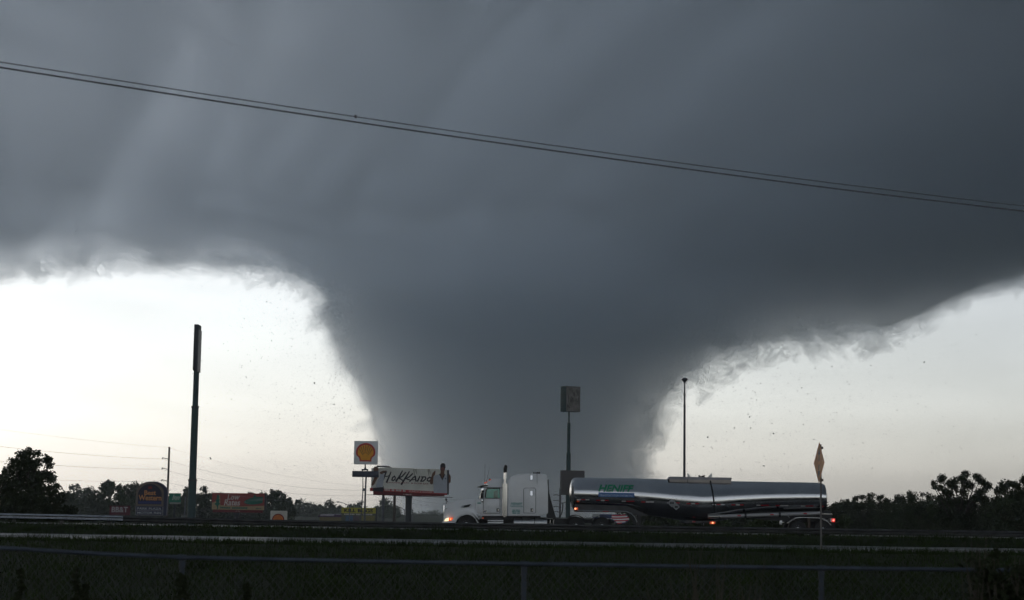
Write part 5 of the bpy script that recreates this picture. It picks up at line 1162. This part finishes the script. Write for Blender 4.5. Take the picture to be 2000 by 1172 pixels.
for k in range(3):
    a = A[k]; near = P((-260, -260, -260)[k], (838, 874, 912)[k], 170)
    span(a, near, 0.5, 0.015, 'thin power wire running from the three-armed wooden pole towards the dark roadside tree', 'wires left of the armed pole')
    far = P(771, (955, 964, 973)[k], 300)
    span(a, far, 1.7, 0.015, 'thin power wire sagging from the three-armed wooden pole to the pole at the restaurant billboard', 'wires between the wooden poles')
    e = P(905, (974, 979, 984)[k], 330)
    span(far, e, 0.9, 0.014, 'thin power wire running from the billboard pole towards the funnel', 'wires beyond the billboard pole')
span(P(327.5, 874, 260), P(-260, 800, 170), 0.4, 0.009, 'faint static wire from the tip of the three-armed wooden pole towards the dark tree')
span(P(327.5, 874, 260), P(771, 953, 300), 1.2, 0.009, 'faint static wire from the tip of the three-armed pole to the billboard pole')

def street_lamp(px, top, d, reach, label):
    x = P(px, 960, d).x; z = P(px, top, d).z; t = thing('street_lamp', label, 'street lamp', (x, d, gz(d)), 'street lamps')
    s = d / FPX
    MB().tube([(x, d, gz(d) - 0.3), (x, d, z - 0.5)], [0.13, 0.08], 8).build('pole_shaft', steel_grey, t, smooth=True)
    MB().tube([(x, d, z - 0.7), (x - reach * 0.4, d, z - 0.15), (x - reach * 0.8, d, z + 0.12)], 0.06, 6).build('arm', steel_grey, t)
    MB().tube([(x - reach * 0.75, d, z + 0.12), (x - reach * 0.88, d, z + 0.12), (x - reach, d, z + 0.10)], [0.06, 0.14, 0.07], 8).build('lamp_head', steel_grey, t, smooth=True)
street_lamp(684, 982, 340, 2.6, 'grey street lamp with a long arm above the yellow billboard')
street_lamp(791, 990, 350, 1.9, 'grey street lamp half hidden by the restaurant billboard column')
def plain_pole(px, top, d, r, label):
    x = P(px, 960, d).x; o = MB().tube([(x, d, gz(d) - 0.4), (x, d, P(px, top, d).z)], [r, r * 0.85], 10)
    t = thing('metal_pole', label, 'pole', (x, d, gz(d))); o.build('pole_shaft', steel_grey, t, smooth=True)
    MB().tube([(x, d, P(px, top, d).z - 0.1), (x, d, P(px, top, d).z + 0.08)], r * 1.2, 10).build('pole_cap', steel_dark, t)
plain_pole(749, 950, 262.5, 0.24, 'plain grey pole rising behind the left end of the restaurant billboard')
plain_pole(806.5, 996, 300, 0.10, 'short thin pole just right of the restaurant billboard column')
plain_pole(362.5, 968, 260, 0.12, 'slim pale pole next to the foot of the tall edge-on pylon')

# ------------------------------------------------------------------ trees, shrubs, weeds
bark = mat('dark_bark', (0.05, 0.042, 0.035), 0.95, var=0.4, scale=2)
def leaf_mat(name, col):
    return mat(name, col, 0.75, var=0.5, scale=0.45, spec=0.15)
leaf_a = leaf_mat('deep_green_leaves', (0.045, 0.060, 0.030)); leaf_b = leaf_mat('mid_green_leaves', (0.055, 0.075, 0.035)); leaf_c = leaf_mat('dark_oak_leaves', (0.040, 0.050, 0.028))

def leaves(name, clumps, n, size, m, parent, rg):
    """many small leaf-sized faces spread through clumps ((centre), radius)"""
    c = np.array([k[0] for k in clumps]); r = np.array([k[1] for k in clumps]); wt = r ** 2.3; wt /= wt.sum()
    idx = rg.choice(len(clumps), n, p=wt); dv = rg.normal(size=(n, 3)); dv /= np.linalg.norm(dv, axis=1)[:, None]
    q = c[idx] + dv * (r[idx] * rg.uniform(0.1, 1.0, n) ** 0.5 * (0.75 + 0.6 * rg.random(n) ** 2))[:, None] * np.array([1, 1, 0.85])
    a = rg.normal(size=(n, 3)); a /= np.linalg.norm(a, axis=1)[:, None]; b = np.cross(a, rg.normal(size=(n, 3))); b /= np.linalg.norm(b, axis=1)[:, None]
    s = size * rg.uniform(0.5, 1.25, n)[:, None]; a = a * s; b = b * s * 0.62
    V = np.stack([q - a, q - b * 0.9, q + a * 1.1, q + b], 1).reshape(-1, 3) - np.array(parent_loc(parent))
    me = bpy.data.meshes.new(name); me.from_pydata(V.tolist(), [], np.arange(4 * n).reshape(-1, 4).tolist()); me.materials.append(m)
    return link(name, me, parent)

def tree(name, label, px_clumps, d, n, size, m, seed, group=None, depth=1.0, trunk_px=None, trunk_r=0.28):
    """px_clumps: (px, py, radius px) as seen, spread in depth around distance d"""
    rg = np.random.default_rng(seed); s = d / FPX; cl = []
    for (a, b, r) in px_clumps:
        p = P(a, b, d); cl.append(((p.x, d + rg.normal() * depth * 12 * s, p.z), r * s))
    tx = P(trunk_px if trunk_px else np.mean([c[0] for c in px_clumps]), 990, d).x
    t = thing(name, label, 'tree', (tx, d, gz(d)), group)
    zb = gz(d); zt = max(c[0][2] for c in cl); zm = zb + (zt - zb) * 0.72
    mid = [(tx, d, zb - 0.3), (tx + 0.15, d, zb + (zt - zb) * 0.25), (tx - 0.1, d + 0.1, zb + (zt - zb) * 0.5), (tx, d, zm)]
    tk = MB().tube(mid, [trunk_r, trunk_r * 0.8, trunk_r * 0.6, trunk_r * 0.25], 8)
    for (c, r) in cl:
        if c[2] < zb + 2: continue
        z0 = zb + (zt - zb) * (0.25 + 0.4 * rg.random()); z0 = min(z0, c[2] - 0.3)
        mp = Vector((tx, d, z0)).lerp(Vector(c), 0.5) + Vector((0, 0, r * 0.25))
        tk.tube([(tx, d, z0), mp, c], [trunk_r * 0.42, trunk_r * 0.25, 0.03], 5, cap=False)
    tk.build('trunk', bark, t, smooth=True, fix=False)
    leaves('crown', cl, n, size, m, t, rg)
    return t
def auto_clumps(px, top, w, bottom, n, seed, lo=0.0):
    r = random.Random(seed); out = []
    H = bottom - top
    for k in range(n):
        u = r.random(); py = top + H * (0.06 + 0.94 * u); half = w / 2 * math.sin(math.pi * min(1, 0.18 + 0.72 * u)) if lo == 0 else w / 2 * (0.5 + 0.5 * u)
        out.append((px + r.uniform(-1, 1) * half, py + r.uniform(-2, 2), (0.17 + 0.15 * r.random()) * w * (0.85 if u < 0.25 else 1.1)))
    out.append((px + r.uniform(-0.1, 0.1) * w, top + 0.11 * w, 0.15 * w)); out.append((px, top + 0.30 * H, 0.30 * w)); out.append((px - 0.15 * w, top + 0.6 * H, 0.36 * w)); out.append((px + 0.15 * w, top + 0.6 * H, 0.36 * w))
    return out

# the big dark tree at the left
tree('roadside_tree', 'big dark leafy roadside tree standing next to the bright guardrail section',
     [(56, 884, 13), (38, 890, 13), (70, 886, 9), (30, 906, 16), (52, 905, 20), (72, 905, 14), (90, 898, 12), (97, 910, 9), (14, 922, 14), (8, 936, 15), (45, 928, 26), (78, 930, 18), (95, 930, 13), (102, 938, 9),
      (25, 950, 28), (65, 958, 30), (98, 958, 16), (112, 948, 7), (8, 968, 24), (108, 975, 18), (45, 985, 34), (85, 988, 28), (118, 968, 8), (15, 1000, 28), (112, 1000, 20), (60, 1010, 34)], 150, 20000, 0.13, leaf_c, 11, trunk_px=55, trunk_r=0.3)
# hazy row behind the motel sign
lab = 'hazy grey-green tree in the row behind the arched motel sign'; grp = 'hazy trees behind the motel signs'
for k, (px, top, w, d, n) in enumerate(((128, 962, 46, 380, 9), (165, 952, 42, 520, 9), (150, 944, 36, 600, 8), (212, 938, 34, 420, 10), (196, 950, 34, 430, 9), (240, 946, 44, 430, 10), (272, 944, 40, 430, 9), (310, 944, 46, 440, 9), (185, 968, 60, 400, 9), (245, 970, 62, 400, 9), (300, 972, 60, 400, 9), (342, 964, 40, 420, 8))):
    tree('row_tree', lab, auto_clumps(px, top, w, 1022, n + 8, 40 + k), d * 1.85, 3600, 0.60, leaf_b if k % 2 else leaf_a, 100 + k, grp, trunk_px=px)
lab = 'hazy tree rising behind the red motel billboard'; grp = 'hazy trees behind the motel billboard'
for k, (px, top, w, d, n) in enumerate(((367, 952, 40, 430, 9), (398, 949, 34, 420, 10), (420, 966, 46, 420, 9), (455, 972, 60, 430, 9), (505, 966, 46, 420, 10), (530, 955, 34, 420, 11), (548, 959, 32, 420, 10), (490, 962, 30, 430, 8), (566, 972, 30, 440, 9), (500, 978, 70, 410, 9))):
    tree('row_tree', lab, auto_clumps(px, top, w, 1022, n + 8, 80 + k), d * 1.85, 3600, 0.58, leaf_a if k % 2 else leaf_b, 140 + k, grp, trunk_px=px)
lab = 'distant pale grey tree fading into the haze near the filling-station sign'; grp = 'distant trees in the haze'
for k, (px, top, w, d, n) in enumerate(((590, 980, 46, 620, 9), (612, 985, 36, 640, 8), (642, 979, 50, 650, 10), (622, 992, 40, 620, 8), (655, 990, 34, 640, 8), (697, 983, 40, 660, 9), (750, 978, 46, 620, 10), (733, 990, 34, 640, 8), (768, 988, 34, 640, 8))):
    tree('distant_tree', lab, auto_clumps(px, top, w, 1022, n + 8, 120 + k), d * 2.15, 2600, 0.95, leaf_b, 180 + k, grp, trunk_px=px)
for k, (px, top, w, d) in enumerate(((843, 1000, 40, 1560), (872, 1003, 40, 1580), (815, 1004, 34, 1560))):
    tree('distant_tree', 'faint far tree almost lost in the haze under the restaurant billboard', auto_clumps(px, top, w, 1020, 9, 150 + k), d, 1200, 0.8, leaf_b, 210 + k, 'faint trees under the billboard', trunk_px=px)
# right-hand side
tree('oak_tree', 'tall open-crowned oak standing above the woodland edge behind the tanker',
     [(1887, 926, 9.6), (1884, 934, 9.6), (1874, 935, 8.4), (1845, 933, 9.6), (1838, 938, 8.4), (1862, 940, 9.6), (1853, 945, 9.6), (1905, 931, 9.6), (1912, 938, 8.4), (1922, 942, 9.6), (1932, 948, 9.6), (1826, 944, 7.2), (1820, 952, 6.0), (1832, 953, 8.4), (1868, 952, 10.8), (1890, 946, 13.2),
      (1903, 950, 9.6), (1928, 956, 8.4), (1844, 961, 9.6), (1858, 966, 10.8), (1884, 962, 10.8), (1915, 962, 10.8), (1905, 972, 12.0), (1870, 978, 12.0), (1835, 975, 12.0), (1925, 978, 14.4), (1850, 985, 19.2), (1895, 988, 21.6)], 210, 12000, 0.125, leaf_c, 21, trunk_px=1876, trunk_r=0.32)
lab = 'dark woodland tree in the dense belt right of the tanker'; grp = 'woodland trees right of the tanker'
R = ((1628, 982, 40, 290, 9), (1652, 977, 36, 300, 9), (1676, 968, 34, 300, 11), (1702, 963, 40, 300, 11), (1724, 966, 36, 300, 9), (1748, 966, 40, 290, 10), (1778, 958, 46, 270, 11), (1804, 962, 40, 260, 9), (1690, 985, 70, 280, 10), (1740, 985, 70, 270, 10), (1640, 992, 60, 285, 9),
     (1800, 982, 80, 240, 11), (1850, 985, 90, 225, 12), (1910, 985, 90, 215, 12), (1950, 950, 50, 205, 11), (1975, 938, 50, 195, 12), (1998, 928, 46, 190, 12), (2030, 925, 70, 190, 12), (1965, 975, 90, 190, 12), (2010, 980, 90, 180, 12), (1880, 1002, 90, 210, 10), (1760, 1004, 90, 240, 10))
for k, (px, top, w, d, n) in enumerate(R):
    lab = ('dark woodland tree close behind the tanker tail lamp' if px < 1665 else 'dark woodland tree in the belt between the tanker tail and the tall oak' if px < 1760 else
           'dark woodland tree below the crown of the tall open oak' if px < 1940 else 'tall dark woodland tree beyond the oak, above the dark fence brush')
    grp = 'woodland: ' + lab.split('tree ')[1]
    tree('woodland_tree', lab, auto_clumps(px, top, w, 1040, n + 6, 220 + k), d, 6500, 0.14, leaf_c if k % 3 else leaf_a, 260 + k, grp, trunk_px=px, depth=0.7)
for k, px in enumerate(range(1235, 1650, 40)):
    tree('low_tree', 'dark low tree seen through the gap beneath the tanker', auto_clumps(px, 984, 74, 1046, 14, 600 + k), 300 + 8 * (k % 3), 3200, 0.26, leaf_a if k % 2 else leaf_c, 620 + k, 'low trees behind the tanker', trunk_px=px, depth=0.6)
# low shrubs on the far bank seen under the tanker and along the rail
lab = 'low dark shrub on the bank beyond the highway, below the tanker'; grp = 'shrubs on the far bank'
def shrub(name, label, px, top, w, d, n, size, m, seed, group, bottom=1044):
    rg = np.random.default_rng(seed); s = d / FPX; r = random.Random(seed); cl = []
    for k in range(7):
        p = P(px + r.uniform(-0.4, 0.4) * w, r.uniform(top + 0.22 * w, bottom), d + r.uniform(-1, 1)); cl.append(((p.x, p.y, p.z), r.uniform(0.16, 0.26) * w * s))
    b = P(px, 1000, d); t = thing(name, label, 'shrub', (b.x, d, gz(d)), group)
    st = MB()
    for c, rr in cl: st.tube([(b.x, d, gz(d) - 0.1), (b.x * 0.5 + c[0] * 0.5, d, (gz(d) + c[2]) / 2), c], [0.05, 0.03, 0.01], 4, cap=False)
    st.build('stems', bark, t, fix=False); leaves('foliage', cl, n, size, m, t, rg); return t
for k, px in enumerate(range(1265, 1640, 34)):
    shrub('bank_shrub', lab, px + rnd.uniform(-8, 8), 1003 + rnd.uniform(-4, 5) + (px < 1330) * 6, 52, 165 + rnd.uniform(-5, 12), 1500, 0.16, leaf_a if k % 2 else leaf_b, 300 + k, grp)
for k, px in enumerate((20, 60, 100, 135)):
    shrub('bank_shrub', 'low dark shrub under the big roadside tree', px, 985, 50, 146, 1500, 0.15, leaf_c, 340 + k, 'shrubs under the roadside tree', 1020)

# weeds climbing the fence, bare brush at its right end
weed = leaf_mat('fence_weed_leaves', (0.030, 0.038, 0.018)); stem_m = mat('dry_stem', (0.07, 0.06, 0.045), 0.9, var=0.3)
def fence_weed(label, px, top, w, seed, n=260, lean=0.0, d=16.55):
    rg = np.random.default_rng(seed); r = random.Random(seed); b = P(px, 1172, d); s = d / FPX; t = thing('fence_weed', label, 'weed', (b.x, d, 0), 'weeds on the fence')
    cl = []; st = MB()
    for k in range(6):
        u = k / 5; p = P(px + (r.uniform(-0.5, 0.5) * w) + lean * u, 1172 - (1172 - top) * u, d); cl.append(((p.x, d + r.uniform(-0.03, 0.03), p.z), r.uniform(0.25, 0.45) * w * s))
    st.tube([(b.x, d, -0.05), (b.x + 0.03, d, 0.5)] + [c for c, _ in cl], 0.006, 5)
    st.build('stem', stem_m, t, fix=False); leaves('leaves', cl, n, 0.035, weed, t, rg)
wl = 'dark leafy weed climbing the chain-link mesh'
for k, (px, top, w) in enumerate(((36, 1116, 12), (148, 1114, 8), (166, 1145, 10), (352, 1128, 18), (484, 1144, 8))):
    fence_weed('bushy dark weed wrapped round a fence post' if px == 352 else wl, px, top, w, 400 + k)
def brush(label, px, top, spread, n, seed, d, leafy, group):
    r = random.Random(seed); rg = np.random.default_rng(seed); b = P(px, 1172, d); t = thing('brush', label, 'shrub', (b.x, d, 0), group); st = MB(); cl = []
    for k in range(n):
        a = r.uniform(-1, 1); h = (P(px, top, d).z) * r.uniform(0.72, 1.02); x1 = b.x + a * spread; y1 = d + r.uniform(-0.15, 0.15)
        pts = [(b.x + a * spread * 0.15, d, -0.05), (b.x + a * spread * 0.45 + r.uniform(-.05, .05), y1, h * 0.55), (x1, y1, h)]
        if r.random() < 0.4: pts.append((x1 + math.copysign(0.12, a), y1, h - 0.12))
        st.tube(pts, [0.008, 0.006, 0.0035] + ([0.002] if len(pts) == 4 else []), 5)
        for q in range(3):
            u = r.uniform(0.5, 1); cl.append(((b.x + (x1 - b.x) * u, y1, h * u), r.uniform(0.05, 0.13)))
    st.build('stems', stem_m, t, fix=False)
    if leafy: leaves('foliage', cl, leafy, 0.04, weed, t, rg)
for k, (px, top, sp) in enumerate(((1330, 1062, 0.35), (1385, 1050, 0.22), (1450, 1092, 0.3))):
    brush('thin bare brush stems leaning over the fence rail', px, top, sp, 9, 500 + k, 16.45, 0, 'bare brush at the fence')
for k, (px, top, sp, lf) in enumerate(((1902, 1050, 0.10, 120), (1955, 1096, 0.22, 700), (1992, 1074, 0.2, 700), (2030, 1060, 0.35, 1400))):
    brush('dense dark brush swallowing the far end of the fence', px, top, sp, 16, 520 + k, 16.3, lf, 'dark brush at the fence end')

# ------------------------------------------------------------------ debris thrown up by the tornado
deb = mat('debris_sheet', (0.13, 0.128, 0.125), 0.8, var=0.4)
def shard(mb, p, size, r):
    a = Vector((r.gauss(0, 1), r.gauss(0, 1), r.gauss(0, 1))).normalized(); b = a.cross(Vector((r.gauss(0, 1), r.gauss(0, 1), r.gauss(0, 1)))).normalized(); n = a.cross(b)
    e = r.uniform(0.25, 1.0); k = 5; pts = []
    for i in range(k):
        t = 2 * math.pi * i / k + r.uniform(-0.35, 0.35); pts.append(p + a * math.cos(t) * size * r.uniform(0.6, 1.1) + b * math.sin(t) * size * e * r.uniform(0.6, 1.1) + n * r.uniform(-0.2, 0.2) * size)
    vs = pts + [q + n * size * 0.06 for q in pts]
    mb.add(vs, [tuple(range(k)), tuple(range(2 * k - 1, k - 1, -1))] + [(i, (i + 1) % k, (i + 1) % k + k, i + k) for i in range(k)])
rd = random.Random(99)
big = [(411, 895, 4), (481, 737, 4), (530, 740, 2.6), (652, 790, 3.6), (614, 748, 2.6), (147, 452, 3.0), (672, 806, 2.4), (452, 780, 2.6), (1466, 836, 4), (1434, 836, 3.2), (1382, 854, 2.8), (1555, 843, 3.4), (1511, 847, 2.8), (1407, 874, 2.6), (1805, 707, 3.4),
       (1724, 652, 3.2), (1492, 910, 2.8), (1635, 834, 2.6), (1560, 620, 2.6), (1464, 815, 3), (1625, 716, 2.4), (1701, 714, 2.4), (1539, 1 + 906, 2.4), (1268, 873, 2.6)]
for (px, py, s_) in big:
    d = rd.uniform(1760, 1950); mb = MB(); shard(mb, P(px, py, d), s_ * d / FPX * 0.85, rd)
    tag(mb.build('debris_piece', deb), 'torn sheet of debris flying in the pale sky beside the funnel', 'debris', 'larger pieces of flying debris')
mb = MB()
for k in range(3400):
    if k % 5 < 2: px, py = 700 - abs(rd.gauss(0, 140)), rd.uniform(555, 930); 
    else: px, py = 1290 + abs(rd.gauss(0, 330)), 600 + 330 * rd.random() ** 0.8
    if (k % 5 < 2 and px < 360) or px > 1980 or (px > 1700 and py < 600 + (1950 - px) * 0.25): continue
    d = rd.uniform(1760, 1990); shard(mb, P(px, py, d), rd.choice((0.8, 0.9, 1.0, 1.1, 1.3, 1.6)) * d / FPX * 0.85, rd)
stuff(mb.build('flying_debris', deb))
